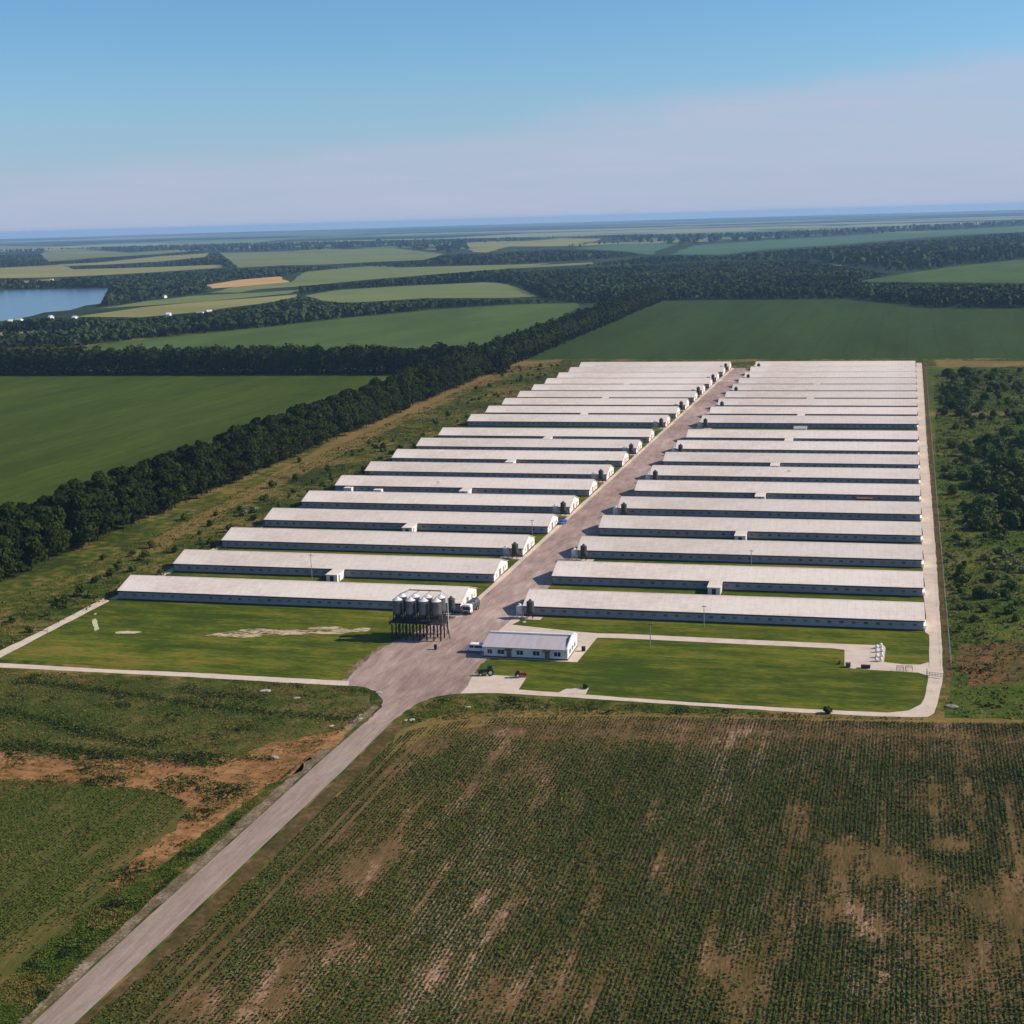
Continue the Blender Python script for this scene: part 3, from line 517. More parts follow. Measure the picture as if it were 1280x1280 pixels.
for (x, y, s, l) in [(1035,892,1.0,'dark evergreen shrub growing on the front path edge'),(1049,830,.5,'small shrub at the corner of the tank pad'),(731,861,.7,'dark low bush on the front lawn edge')]:
    g = G(x, y); plant(BUSH, 'shrub', l, 'shrub', g[0], g[1], s)

# tufts: crops and weeds ------------------------------------------------
def tufts(name, P, hgt, label, m, nq=3, kind='stuff', cat=None, spread=.5, sx=1.0, wide=1.0, up=.35):
    n = len(P); P3 = np.repeat(np.column_stack([P, np.zeros(n)]), nq, 0); H = np.repeat(np.asarray(hgt)*np.ones(n), nq)
    off = RNG.normal(size=(n*nq, 2))*H[:, None]*spread*.6*np.array([sx, 1.]); P3[:, :2] += off; P3[:, 2] = H*RNG.uniform(.25, .85, n*nq)+.03
    Nn = RNG.normal(size=(n*nq, 3)); Nn[:, 2] = np.abs(Nn[:, 2])+up
    V, Fq = quads(P3, Nn, H*RNG.uniform(.35, .65, n*nq)*wide); V[:, 2] = np.maximum(V[:, 2], .03)
    o = link(bpy.data.objects.new(name, np_mesh(name, V, Fq, m))); tag(o, label, cat, None, kind); return o
FIELD = GP([(97,1290),(262,1152),(362,1054),(448,970),(478,938),(512,914),(560,903),(620,898),(700,896),(800,896),(1000,900),(1180,904),(1400,905),(1500,1300),(90,1300)])
def bare(X, Y, spots):
    b = np.zeros(len(X))
    for x, y, rx, ry, s in spots:
        g = G(x, y); e = ((X-g[0])/rx)**2+((Y-g[1])/ry)**2; b = np.maximum(b, s*np.exp(-e*1.1))
    return b
spots = [(450,1085,4.2,8,1.25),(400,1110,4,7,1.0),(490,1065,2.5,4,1.),(365,1205,3,7,1.15),(340,1250,4.5,9,1.1),(250,1260,4,7,1),(430,1180,3,8,.8),(545,1215,2,7,.95),(600,1130,1.5,6,.9),(625,1150,1.3,6,.9),
         (1060,1065,3.5,6,1.2),(1110,1080,5.5,8,1.25),(1150,1095,5,7,1.05),(1190,1055,4,3.5,1.2),(1230,1125,5,7,1.05),(1060,1140,3,4,1.0),(900,1205,2.5,4,1.1),(930,1230,4,12,1.1),(1100,1160,2.5,4,1),(1270,1140,3,10,1),
         (826,1075,.35,8,1.4),(838,1048,.3,6,1.3),(745,1245,.6,7,1.3),(1085,970,.25,5,1.),(620,1250,4,7,.9),(700,1240,3,8,.85),(1170,1000,5,10,.7),(1200,1200,6,16,.75),(660,960,3,9,.75),(590,985,1,9,.85),(800,920,20,3.0,.8),(950,915,26,2.6,.8),(640,915,10,3.5,.95),(1150,918,24,2.6,.85),(540,930,6,6,1.0)]
fx = [p[0] for p in FIELD]; fy = [p[1] for p in FIELD]
rows_x = np.arange(min(fx), 70, .72)
ply = np.arange(155, 318, .165)
X, Y = np.meshgrid(rows_x, ply); X = X.ravel(); Y = Y.ravel()
px, py = pixel(X, Y); k = (px > -40)&(px < 1320)&(py < 1310)&inpoly(X, Y, FIELD); X = X[k]; Y = Y[k]
X = X+RNG.normal(size=len(X))*.035; Y = Y+RNG.uniform(-.13, .13, len(Y))
b = bare(X, Y, spots); nz = fbm(X*3.2, Y*.45, 9, 5); rownoise = vnoise(X*1.0, Y*.02, .75, 11); nz2 = fbm(X*1.5, Y*.4, 22, 8)
edge = (X+105.5-.01*(Y-160))                            # metres from the left margin
tram = ((edge > 4.2)&(edge < 5.1))|((edge > 6.4)&(edge < 6.9))|((edge > 2.0)&(edge < 2.3))
mott = .6+.8*fbm(X*2.5, Y*.8, 3.0, 21)
den = 1.08-.95*b*mott-1.3*np.clip(nz-.54, 0, 1)*2.0-.35*(rownoise > .86)-.8*np.clip(nz2-.60, 0, 1)*2-1.2*tram
k = RNG.random(len(X)) < np.clip(den, .02, 1)
Xc, Yc, dd = X[k], Y[k], den[k]
yel = (RNG.random(len(Xc)) < np.clip(.05+.9*(1.05-dd)+.55*np.clip((Yc-278-.05*(Xc+60))/10, 0, 1), 0, .85))
print('crop', len(Xc))
tufts('row_crop', np.stack([Xc[~yel], Yc[~yel]], 1), RNG.uniform(.25, .35, (~yel).sum()), 'dark green row crop filling the front field', M['crop'], 3, cat='crop', sx=.66, wide=1.16, up=.9)
tufts('row_crop', np.stack([Xc[yel], Yc[yel]], 1), RNG.uniform(.20, .32, yel.sum()), 'weak yellowish plants among the rows of the front field', M['cropyel'], 3, cat='crop', sx=.5, wide=.9, up=.9)
# left field crop
LF = GP([(-100,1400),(-100,1060),(0,975),(120,978),(215,992),(235,1005),(190,1060),(140,1100),(90,1150),(20,1220),(-100,1320)])
X, Y = np.meshgrid(np.arange(-240, -105, .72), np.arange(150, 290, .26)); X = X.ravel(); Y = Y.ravel()
k = inpoly(X, Y, LF); X = X[k]+RNG.normal(size=k.sum())*.07; Y = Y[k]+RNG.uniform(-.2, .2, k.sum())
b = bare(X, Y, [(95,1030,1.2,9,.9),(60,1070,1.2,9,1.),(20,1110,1.2,10,1.),(10,1210,4,6,1.1),(150,1020,1.5,7,1.0),(120,1060,1.2,8,.95),(60,1170,5,5,.9)])
pxx, pyy = pixel(X, Y); side_ = np.clip((pyy+1.0*pxx-1165)/90, 0, 1)*.5
den = 1.05-b-side_-1.3*np.clip(fbm(X*2.5, Y*.5, 10, 15)-.5, 0, 1)*2
k = RNG.random(len(X)) < np.clip(den, .05, 1)
tufts('row_crop', np.stack([X[k], Y[k]], 1), RNG.uniform(.24, .38, k.sum()), 'green row crop in the field left of the lane', M['weedA'], 3, cat='crop', sx=.6, up=.9)
# weeds
def weed_area(poly, n, mats, hgt, seed, thr=.45, holes=()):
    P = GP(poly); xs = [p[0] for p in P]; yy = [p[1] for p in P]
    X = RNG.uniform(min(xs), max(xs), n); Y = RNG.uniform(min(yy), max(yy), n); k = inpoly(X, Y, P)
    for h in holes: k &= ~inpoly(X, Y, GP(h))
    X = X[k]; Y = Y[k]; f = fbm(X, Y, 14, seed); f2 = fbm(X, Y, 5, seed+4); k = f2 > thr*RNG.random(len(X))*1.4
    X, Y, f, f2 = X[k], Y[k], f[k], f2[k]
    c = np.where(f2 > .69, 2, np.where(f > .44, 1, 0))
    return X, Y, c, hgt*(.5+f2)*RNG.uniform(.6, 1.3, len(X))
W = []
lane_l = [(-60,860),(0,838),(150,845),(300,851),(430,858),(462,862),(472,878),(440,905),(395,938),(340,948),(260,948),(150,945),(60,943),(0,939),(-60,939)]
W.append(weed_area(lane_l, 30000, 0, .24, 3))
sx_, sy_, sc_, sh_ = weed_area([(-60,940),(0,940),(60,944),(150,946),(260,949),(350,946),(395,940),(380,958),(330,985),(270,1030),(200,1082),(150,1110),(130,1105),(200,1050),(240,1010),(200,990),(100,982),(0,980),(-60,985)], 26000, 0, .30, 31)
k = (fbm(sx_, sy_, 9, 41) > .52)|(RNG.random(len(sx_)) < .08); W.append((sx_[k], sy_[k], sc_[k], sh_[k]))
W.append(weed_area([(420,925),(395,940),(335,985),(272,1030),(205,1082),(140,1112),(90,1150),(20,1215),(-60,1300),(-60,1420),(30,1275),(160,1150),(290,1034),(380,950)], 52000, 0, .20, 5))
W.append(weed_area([(-40,770),(60,728),(200,662),(330,600),(450,545),(560,495),(640,458),(720,450),(700,470),(590,525),(460,600),(340,660),(240,712),(140,748),(0,812),(-40,830)], 46000, 0, .36, 7))
W.append(weed_area([(1168,470),(1290,455),(1330,700),(1330,900),(1180,898),(1190,860),(1186,790),(1179,700),(1172,620)], 50000, 0, .46, 9  ))
W.append(weed_area([(500,905),(530,880),(560,871),(640,871),(780,880),(1000,894),(1170,900),(1000,899),(800,893),(620,896),(540,902)], 12000, 0, .28, 11))
# ditches full of dark weeds
def line_weeds(pl, n, wd, hgt):
    P = np.array(GP(pl)); seg = RNG.integers(0, len(P)-1, n); t = RNG.random(n)[:, None]; Q = P[seg]*(1-t)+P[seg+1]*t+RNG.normal(size=(n, 2))*wd
    return Q[:, 0], Q[:, 1], np.where(RNG.random(n) < .75, 2, 0), hgt*RNG.uniform(.5, 1.3, n)
W.append(line_weeds([(20,852),(60,855),(130,864),(200,874),(280,885),(350,893),(440,899)], 1500, 1.1, .34))
W.append(line_weeds([(0,888),(40,897),(90,910),(120,918),(160,928),(200,933)], 1100, 1.5, .34))
W.append(line_weeds([(0,932),(60,936),(130,943),(220,949),(270,950)], 2600, 2.0, .32))
W.append(line_weeds([(225,860),(280,868),(330,873)], 500, 1.6, .3))
WX = np.concatenate([w[0] for w in W]); WY = np.concatenate([w[1] for w in W]); WC = np.concatenate([w[2] for w in W]); WH = np.concatenate([w[3] for w in W])
for c, mm, nm, lb in ((0, 'weedA', 'weeds', 'fresh green weeds on the rough ground'), (1, 'weedB', 'weeds', 'olive and dry weeds on the rough ground'), (2, 'weedC', 'weeds', 'dark weeds in the ditches and hollows')):
    k = WC == c; tufts(nm, np.stack([WX[k], WY[k]], 1), WH[k], lb, M[mm], 3, cat='weeds', spread=.9)

# ------------------------------------------------------------------ sheds
ORD = ['front','second','third','fourth','fifth','sixth','seventh','eighth','ninth','tenth','eleventh','twelfth','thirteenth','fourteenth','fifteenth','sixteenth','seventeenth','eighteenth','rearmost']
HE, HR = 2.80, 5.42
def shed_meshes(L_):
    h = L_/2; d = DEP/2-.3
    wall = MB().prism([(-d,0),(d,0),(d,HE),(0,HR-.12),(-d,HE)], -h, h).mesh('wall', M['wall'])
    # same white render: gables bright, long walls with shade in the colour
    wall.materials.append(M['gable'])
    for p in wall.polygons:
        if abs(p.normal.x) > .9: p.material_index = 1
    ov = .16; sl = (HR-HE)/d
    zt = lambda y: HR-abs(y)*sl
    r = MB()
    for s in (-1, 1):
        y1 = s*(d+ov)
        r.prism([(0,HR+.02),(y1,zt(y1)+.02),(y1,zt(y1)-.07),(0,HR-.07)], -h-.35, h+.35)
    roof = r.mesh('roof', M['roof'])
    cap = MB().prism([(-.35,HR-.06),(0,HR+.09),(.35,HR-.06),(0,HR+.03)], -h-.3, h+.3).mesh('ridge_cap', M['roof'])
    g = MB(); yy = -d-ov
    g.box(-h-.3, h+.3, yy-.10, yy+.02, zt(yy)-.34, zt(yy)-.08)
    eave_strip = g.mesh('eave_shade_strip', M['trim'])  # dark strip that paints the shaded line under the eave
    pl = MB().box(-h-.05, h+.05, -d-.05, d+.05, 0, .28).mesh('shade_plinth', M['trim'])  # dark base band standing for the shadow line under the wall
    return wall, roof, cap, eave_strip, pl
LLEN, RLEN = XL1-XL0, XR1-XR0
shedL, shedR = shed_meshes(LLEN), shed_meshes(RLEN)
winm = MB().box(-.55, .55, -.04, .05, -.32, .32).mesh('window', M['shedglass'])
sillm = MB().box(-.62, .62, -.10, .0, -.38, -.32).mesh('sill', M['white'])
doorm = MB().box(-.05, .05, -1.1, 1.1, 0, 2.5).mesh('door', M['door'])
sdoor = MB().box(-.05, .05, -.5, .5, 0, 2.1).mesh('side_door', M['door'])
ventm = MB().box(-.08, .30, -.5, .5, -.5, .5).mesh('fan_hood', M['white'])
darkbox = MB().box(0, .9, -4.0, 4.0, 0, 1.9).mesh('annex', M['trim'])
whitebox = MB().box(0, .8, -3.0, 3.0, 0, 1.0).mesh('white_annex', M['white'])
chim = MB().lathe([(.28,0),(.28,.7),(.42,.75),(.05,1.0)], n=10).mesh('roof_vent', M['galv'])
def shed(side, i):
    L_, ms = (LLEN, shedL) if side == 'L' else (RLEN, shedR)
    xc = (XL0+XL1)/2 if side == 'L' else (XR0+XR1)/2
    yc = rowY(i)+SK*xc+DEP/2
    where = 'left of' if side == 'L' else 'right of'
    lab = ('%s shed %s the central road, long and low with a pale sheet roof' % (ORD[i], where)) if i in (0, 18) else ('%s shed from the front %s the central road, long and low with pale roof' % (ORD[i], where))
    t = thing('poultry_shed', lab, 'shed', (xc, yc, 0), ROT, 'long sheds %s the central road' % where)
    for nm, me in zip(('wall','roof','ridge_cap','eave_shade_strip','shade_plinth'), ms): inst(nm, me, t)
    h = L_/2; e = h if side == 'L' else -h; s = 1 if side == 'L' else -1
    inst('door', doorm, t, (e+s*.03, -1.2, .1)); 
    if i < 12: inst('side_door', sdoor, t, (e+s*.03, 3.6, .1)); inst('fan_hood', ventm, t, (e if s > 0 else e-.25, -5, 1.7)); inst('fan_hood', ventm, t, (e if s > 0 else e-.25, 6.2, 1.7))
    if i < 11:
        n = 34
        for k in range(n):
            w_ = inst('window', winm, t, (-h+2.2+k*(L_-4.4)/(n-1), -DEP/2+.28, 1.55))
    if side == 'R':
        inst('annex', darkbox, t, (h+.01, 3.6, 0)); inst('white_annex', whitebox, t, (h+.01, -4.2, 0))
    return t
for i in range(19): shed('L', i)
for i in range(19): shed('R', i)

# link buildings between pairs of sheds
def link_building(x0, x1, i, side):
    yA = rowY(i)+SK*(x0+x1)/2; ln = SP-DEP; xc = (x0+x1)/2
    nm = 'link_building'; where = 'left' if side == 'L' else 'right'; ln = 7.0
    t = thing(nm, 'small pale annexe on the long front wall of the %s %s shed' % (ORD[i], where), 'annexe', (xc, yA-ln/2+.3, 0), ROT, 'small annexes on the shed fronts')
    w2 = (x1-x0)/2
    MB().prism([(-w2+.15,0),(w2-.15,0),(w2-.15,2.45),(-w2+.15,2.45)], -ln/2+.3, ln/2-.05, 'y').build('wall', M['gable'], t)
    r = MB()
    r.prism([(-ln/2,2.47),(ln/2-.05,2.66),(ln/2-.05,2.76),(-ln/2,2.58)], -w2-.05, w2+.05); r.build('roof', M['roof'], t)
    MB().box(-.6, .6, -ln/2+.24, -ln/2+.28, .1, 2.1).build('gate', M['trim'], t)
    MB().box(w2-.17, w2-.10, -2.0, -1.0, .1, 2.1).build('door', M['door'], t)
    return t
for i, (a, b_) in ((1,(415,431)),(3,(507,522)),(5,(577.5,592)),(7,(635,648)),(9,(682,693.5)),(11,(727.5,737.5)),(13,(757,768)),(15,(785,795))):
    xa = G(a, {1:724,3:666,5:620,7:583,9:553,11:523,13:501,15:483}[i]-1)[0]; link_building(xa, xa+3.9, i, 'L')
for i, (a, b_) in ((1,(886,900)),(3,(919,933)),(5,(945,958)),(7,(965,978)),(9,(982,994)),(11,(998,1009)),(13,(1010,1019)),(15,(1019,1028))):
    xa = G(a, {1:741,3:677,5:626,7:585,9:555,11:523,13:502,15:483}[i]-1)[0]; link_building(xa, xa+3.9, i, 'R')
# pump house in the wide gap
g = G(1007, 541)
t = thing('pump_house', 'lone small grey hut with white end wall in the wide gap between right sheds', 'hut', (g[0]-2.5, g[1]-1, 0), ROT)
MB().box(-3, 3, -2.5, 2.5, 0, 2.6).build('wall', M['gable'], t); MB().prism([(-2.9,2.6),(2.9,2.6),(0,3.6)], -3.3, 3.3).build('roof', M['officeroof'], t)

# ------------------------------------------------------------------ silos
def silo_parts(t, r, zleg, zcyl, ztop, side, cone, legs=4, ladder=True):
    pr = [(.25,zleg),(r,zcyl)]; n = 8
    for k in range(n+1):
        z = zcyl+(ztop-zcyl)*k/n; pr += [(r+.0,z)] if k else []
        if k < n: pr += [(r+.035, z+(ztop-zcyl)/n*.5)]
    MB().lathe(pr, n=24).build('shell', side, t, smooth=False)
    MB().lathe([(r+.06,ztop-.02),(r+.06,ztop+.05),(.32,ztop+r*.55),(.32,ztop+r*.55+.25),(.05,ztop+r*.55+.32)], n=24).build('cone_roof', cone, t)
    for k in range(legs):
        a = math.pi/4+k*2*math.pi/legs
        MB().box(-.09,.09,-.09,.09,0,zcyl+.4).build('leg', M['steel'] if side is not M['galv'] else M['galv'], t).location = (math.cos(a)*(r+.08), math.sin(a)*(r+.08), 0)
    if ladder:
        l = MB(); 
        for s in (-.2, .2): l.tube((r+.2, s, .5), (r+.2, s, ztop+.2), .03, 5)
        for k in range(int(ztop/.45)): l.tube((r+.2, -.2, .6+k*.45), (r+.2, .2, .6+k*.45), .02, 4)
        l.build('ladder', M['galv'], t)
# big cluster on steel stand
DECK = 4.9
bx, by = G(489, 803)[:2]; bx = -131.3; by = 349.2
st = thing('silo_stand', 'dark steel stand on many legs carrying the eight big silos', 'steel stand', (bx, by, 0), ROT)
dk = MB().box(-.6, 14.2, -.6, 7.4, DECK-.25, DECK)
for xx in np.linspace(-.5, 14.1, 5): dk.box(xx-.1, xx+.1, -.6, 7.4, DECK-.65, DECK-.26)
dk.build('deck', M['steel'], st)
rl = MB()
for zz in (.55, 1.1):
    for yy in (-.55, 7.35): rl.tube((-.55, yy, DECK+zz), (14.15, yy, DECK+zz), .04, 5)
    for xx in (-.55, 14.15): rl.tube((xx, -.55, DECK+zz), (xx, 7.35, DECK+zz), .04, 5)
for xx in np.linspace(-.55, 14.15, 10):
    for yy in (-.55, 7.35): rl.tube((xx, yy, DECK), (xx, yy, DECK+1.1), .035, 5)
rl.build('railing', M['steel'], st)
lg = MB().box(-.16, .16, -.16, .16, 0, DECK-.66).mesh('leg', M['steel'])
for xx in np.linspace(0, 13.6, 8):
    for yy in (0, 3.4, 6.8): inst('leg', lg, st, (xx, yy, 0))
for k, xx in enumerate(np.linspace(0, 13.6, 8)[:-1]):
    for yy in (.2, 6.6):
        if k % 2 == 0: MB().tube((xx, yy, .2), (xx+1.94, yy, DECK-.8), .05, 5).build('brace', M['steel'], st); MB().tube((xx+1.94, yy-.12, .2), (xx, yy-.12, DECK-.8), .05, 5).build('brace', M['steel'], st)
sl = MB()
for s in (-.35, .35): sl.tube((15.4+s*.1, 2.5+s, 0), (14.5, 2.5+s, DECK), .07, 5)
for k in range(14): sl.tube((15.4-.064*k, 2.15, .3+k*.33), (15.4-.064*k, 2.85, .3+k*.33), .03, 4)
sl.build('stair', M['steel'], st)
names = ['first','second','third','fourth']
cr, sr = math.cos(ROT), math.sin(ROT)
for row in range(2):
    for k in range(4):
        lx, ly = 1.35+k*3.63, 1.5+row*3.75
        t = thing('feed_silo', '%s grey silo from the left in the %s row on the steel stand' % (names[k], ['front','back'][row]), 'silo', (bx+lx*cr-ly*sr, by+lx*sr+ly*cr, DECK+.004), ROT, 'silos on the steel stand')
        silo_parts(t, 1.30, .55, 2.1, 5.75, M['siloside'], M['galvcone'])
# top gantry resting on the silo roofs
t = thing('top_conveyor', 'rusty dark pipe conveyor running over the silo roofs on the steel stand', 'conveyor', (bx, by, DECK), ROT)
c_ = MB(); c_.box(4.2, 13.2, 3.0, 3.35, 8.05, 8.3); c_.build('beam', M['rust'], t)
c_ = MB()
for k in range(4): c_.tube((4.3+k*2.9, 3.15, 8.1), (1.6+k*3.63, 1.7, 6.75), .09, 6); c_.tube((4.3+k*2.9, 3.15, 8.1), (1.6+k*3.63, 5.0, 6.75), .09, 6)
c_.tube((13.2, 3.2, 8.2), (14.9, 3.2, 7.0), .12, 8); c_.tube((14.9, 3.2, 7.0), (14.9, 3.2, -2.5), .12, 8)
c_.build('pipe', M['galvcone'], t)
# silo pairs by the sheds
def pair(side, i):
    xg = XL1 if side == 'L' else XR0
    where = 'left' if side == 'L' else 'right'
    y = rowY(i)+SK*xg-2.3
    for k in range(2):
        x = (xg-4.8+k*3.1) if side == 'L' else (xg+.6+k*3.1)-.9
        dark = (k == 1) if side == 'L' else (k == 1)
        t = thing('feed_silo', '%s feed silo at the road end of the %s %s shed' % ('dark' if dark else 'pale', ORD[i], where), 'silo', (x, y, .05), 0, 'feed silos at the shed ends')
        if dark: silo_parts(t, 1.05, .7, 1.7, 4.6, M['silodark'], M['silodark'], ladder=False)
        else: silo_parts(t, .95, .6, 1.4, 3.3, M['galv'], M['galvcone'], ladder=False)
    sheet('pavement', [(xg-7 if side == 'L' else xg-2.0, y-1.6), (xg+1.2 if side == 'L' else xg+6.0, y-1.6), (xg+1.2 if side == 'L' else xg+6.0, y+1.5), (xg-7 if side == 'L' else xg-2.0, y+1.5)], .065, M['conc'], 'concrete slab under the silos', px=False)
for i in range(0, 19, 2): pair('L', i); pair('R', i)

# ------------------------------------------------------------------ office
ox0, oy0 = G(605, 821)[:2]; OW = 21.9; OD = 12.6
t = thing('office_building', 'low white office building with grey roof beside the entrance yard', 'office', (ox0, oy0, 0), ROT)
MB().prism([(0,0),(OD,0),(OD,2.7),(OD*.62,4.0),(0,2.75)], 0, OW).build('wall', M['gable'], t)
r = MB(); r.prism([(-.4,2.72),(-.4,2.86),(OD*.62,4.22),(OD*.62,4.05)], -.4, OW-.35); r.prism([(OD*.62,4.05),(OD*.62,4.22),(OD+.3,2.84),(OD+.3,2.70)], -.4, OW-.35)
r.build('roof', M['officeroof'], t)
MB().prism([(OD*.62-.25,4.1),(OD*.62+.25,4.1),(OD*.62+.25,4.62),(OD*.62-.25,4.62)], -.2, OW-.35).build('ridge_parapet', M['white'], t)
MB().prism([(-.1,2.4),(0,3.0),(OD*.3,4.1),(OD*.5,4.75),(OD*.75,4.7),(OD,3.4),(OD+.05,2.4)], OW-.32, OW+.05).build('gable_parapet', M['white'], t)
def office_win(x, y, rz, w_=1.5, h_=1.15, z=1.55):
    f = MB(); f.box(-w_/2-.09, w_/2+.09, -.07, .0, z-h_/2-.09, z-h_/2); f.box(-w_/2-.09, w_/2+.09, -.07, .0, z+h_/2, z+h_/2+.09); f.box(-w_/2-.09, -w_/2, -.07, 0, z-h_/2, z+h_/2); f.box(w_/2, w_/2+.09, -.07, 0, z-h_/2, z+h_/2); f.box(-.04, .04, -.06, 0, z-h_/2, z+h_/2)
    o = f.build('window', M['white'], t); o.location = (x, y, 0); o.rotation_euler = (0, 0, rz)
    p = MB().box(-w_/2, w_/2, -.035, .02, z-h_/2, z+h_/2).build('pane', M['glass'], o); return o
for xx in (1.6, 4.5, 9.5, 13.8, 19.3): office_win(xx, 0, 0, 1.7 if xx > 2 else 1.2)
for yy in (3.0, 6.0, 9.0): office_win(OW+.05, yy, math.pi/2, 1.4, 1.2, 1.7)
for xx in (6.6, 16.6):
    d_ = MB().box(xx-.6, xx+.6, -.06, .02, .1, 2.2).build('door', M['door'], t)
    cn = MB(); cn.box(xx-1.0, xx+1.0, -1.1, -.01, 2.3, 2.42); cn.tube((xx-.9, -1.0, .1), (xx-.9, -1.0, 2.3), .04, 6); cn.tube((xx+.9, -1.0, .1), (xx+.9, -1.0, 2.3), .04, 6); cn.build('canopy', M['trim'], t)
MB().box(-.05, OW+.05, -.06, OD+.05, 0, .35).build('shade_plinth', M['trim'], t)  # dark band with the shadow at the wall foot put into its colour

# ------------------------------------------------------------------ vehicles
def wheel(t, x, y, r, w_, nm='wheel'):
    o = MB().lathe([(r*.6,-w_/2),(r,-w_/2+.04),(r,w_/2-.04),(r*.6,w_/2)], n=18).build(nm, M['rubber'], t); o.location = (x, y, r); o.rotation_euler = (math.pi/2, 0, 0)
    MB().lathe([(r*.55,-w_/2-.01),(r*.3,-w_/2+.03),(r*.3,w_/2-.03),(r*.55,w_/2+.01)], n=14).build('rim', M['galv'], o)
    return o
def van(label, x, y, rz, paint, cat='van', L_=5.2, H_=2.3):
    t = thing('parked_'+cat, label, cat, (x, y, .06), rz)
    MB().prism([(-L_/2,.45),(-L_/2,H_*.55),(-L_/2+.25,H_*.62),(-L_/2+1.1,H_-.1),(-L_/2+1.4,H_),(L_/2-.2,H_),(L_/2,H_-.3),(L_/2,.45)], -.95, .95, 'y').build('body', paint, t, bevel=.06)
    g_ = MB(); 
    for s in (-.97, .955): g_.box(-L_/2+1.25, -.2, s, s+.015, H_*.58, H_-.35); g_.box(-.05, L_/2-.5, s, s+.015, H_*.58, H_-.35)
    g_.build('side_window', M['glass'], t)
    MB().add([(-L_/2+.30,-.8,H_*.64+.02),(-L_/2+.30,.8,H_*.64+.02),(-L_/2+1.02,.8,H_-.12),(-L_/2+1.02,-.8,H_-.12),(-L_/2+.34,-.8,H_*.64-.02),(-L_/2+.34,.8,H_*.64-.02),(-L_/2+1.06,.8,H_-.16),(-L_/2+1.06,-.8,H_-.16)],[(0,1,2,3),(4,7,6,5),(0,4,5,1),(3,2,6,7),(0,3,7,4),(1,5,6,2)]).build('windscreen', M['glass'], t)
    for xx in (-L_/2+.9, L_/2-.9):
        for yy in (-.88, .88): wheel(t, xx, yy, .36, .22)
    for yy in (-.7, .7): MB().box(-L_/2-.02, -L_/2+.02, yy-.15, yy+.15, .75, .95).build('headlight', M['galvcone'], t)
    return t
g = G(593, 816.5); van('white van parked against the west end of the office', g[0], g[1]+1.1, ROT, M['white'])
g = G(703, 655); van('small blue car parked by the gable of the fourth left shed', g[0], g[1], R(70), M['bluepaint'], 'car', 3.5, 1.5)
def truck(x, y, rz):
    t = thing('parked_truck', 'white feed truck with dark windscreen standing at the front left shed gable', 'truck', (x, y, .06), rz)
    MB().prism([(-1.25,.55),(1.25,.55),(1.25,2.5),(1.1,2.85),(-1.1,2.85),(-1.25,2.5)], -4.2, -2.3, 'y').build('cab', M['white'], t, bevel=.07)
    MB().box(-1.08, 1.08, -4.25, -4.17, 1.35, 2.35).build('windscreen', M['glass'], t)
    MB().box(-1.22, 1.22, -4.32, -4.21, .35, 1.05).build('bumper', M['steel'], t)
    for s in (-.85, .85): MB().box(s-.18, s+.18, -4.33, -4.30, .75, .95).build('headlight', M['galvcone'], t)
    for s in (-1.45, 1.36): MB().box(s, s+.09, -4.1, -4.0, 1.7, 2.3).build('mirror', M['steel'], t)
    MB().box(-.5, .5, -4.1, 3.8, .65, .85).build('chassis', M['steel'], t)
    tk = MB(); pr = [(-1.2,.95),(1.2,.95),(1.25,2.3),(.8,3.0),(-.8,3.0),(-1.25,2.3)]; tk.prism(pr, -2.1, 3.8, 'y'); tk.build('feed_tank', M['siloside'], t, bevel=.05)
    au = MB(); au.tube((.95, 3.7, 1.2), (.95, -1.5, 3.9), .16, 8); au.build('auger', M['rust'], t)
    for yy in (-3.3, 1.6, 2.9):
        for xx in (-1.1, 1.1):
            o = wheel(t, xx, yy, .5, .32); o.rotation_euler = (0, math.pi/2, 0)
    return t
g = G(584, 769); truck(g[0], g[1]+4.3, R(-4))
def tractor(label, x, y, rz, paint, s=1.0):
    t = thing('tractor', label, 'tractor', (x, y, .06), rz); t.scale = (s, s, s)
    MB().box(-2.0, .1, -.42, .42, .75, 1.5).build('bonnet', paint, t, bevel=.08)
    c = MB(); c.box(.15, 1.6, -.75, .75, 1.0, 1.55); c.build('cab_base', paint, t, bevel=.05)
    MB().prism([(.25,1.55),(1.5,1.55),(1.4,2.5),(.4,2.5)], -.7, .7, 'y').build('cab_window', M['glass'], t)
    MB().box(.25, 1.55, -.8, .8, 2.5, 2.62).build('cab_roof', paint, t, bevel=.03)
    MB().tube((-1.2, .3, 1.5), (-1.2, .3, 2.3), .06, 8).build('exhaust', M['steel'], t)
    for yy in (-.85, .85): wheel(t, 1.0, yy, .85, .45); wheel(t, -1.5, yy*.9, .48, .3)
    return t
g = G(607, 845); tractor('dark green tractor parked at the edge of the entrance pad', g[0], g[1]+.6, R(20), M['greenpaint'], .98)
g = G(650, 847.5); tractor('small red tractor parked on the right side of the pad', g[0], g[1]+.5, R(200), M['redpaint'], .72)

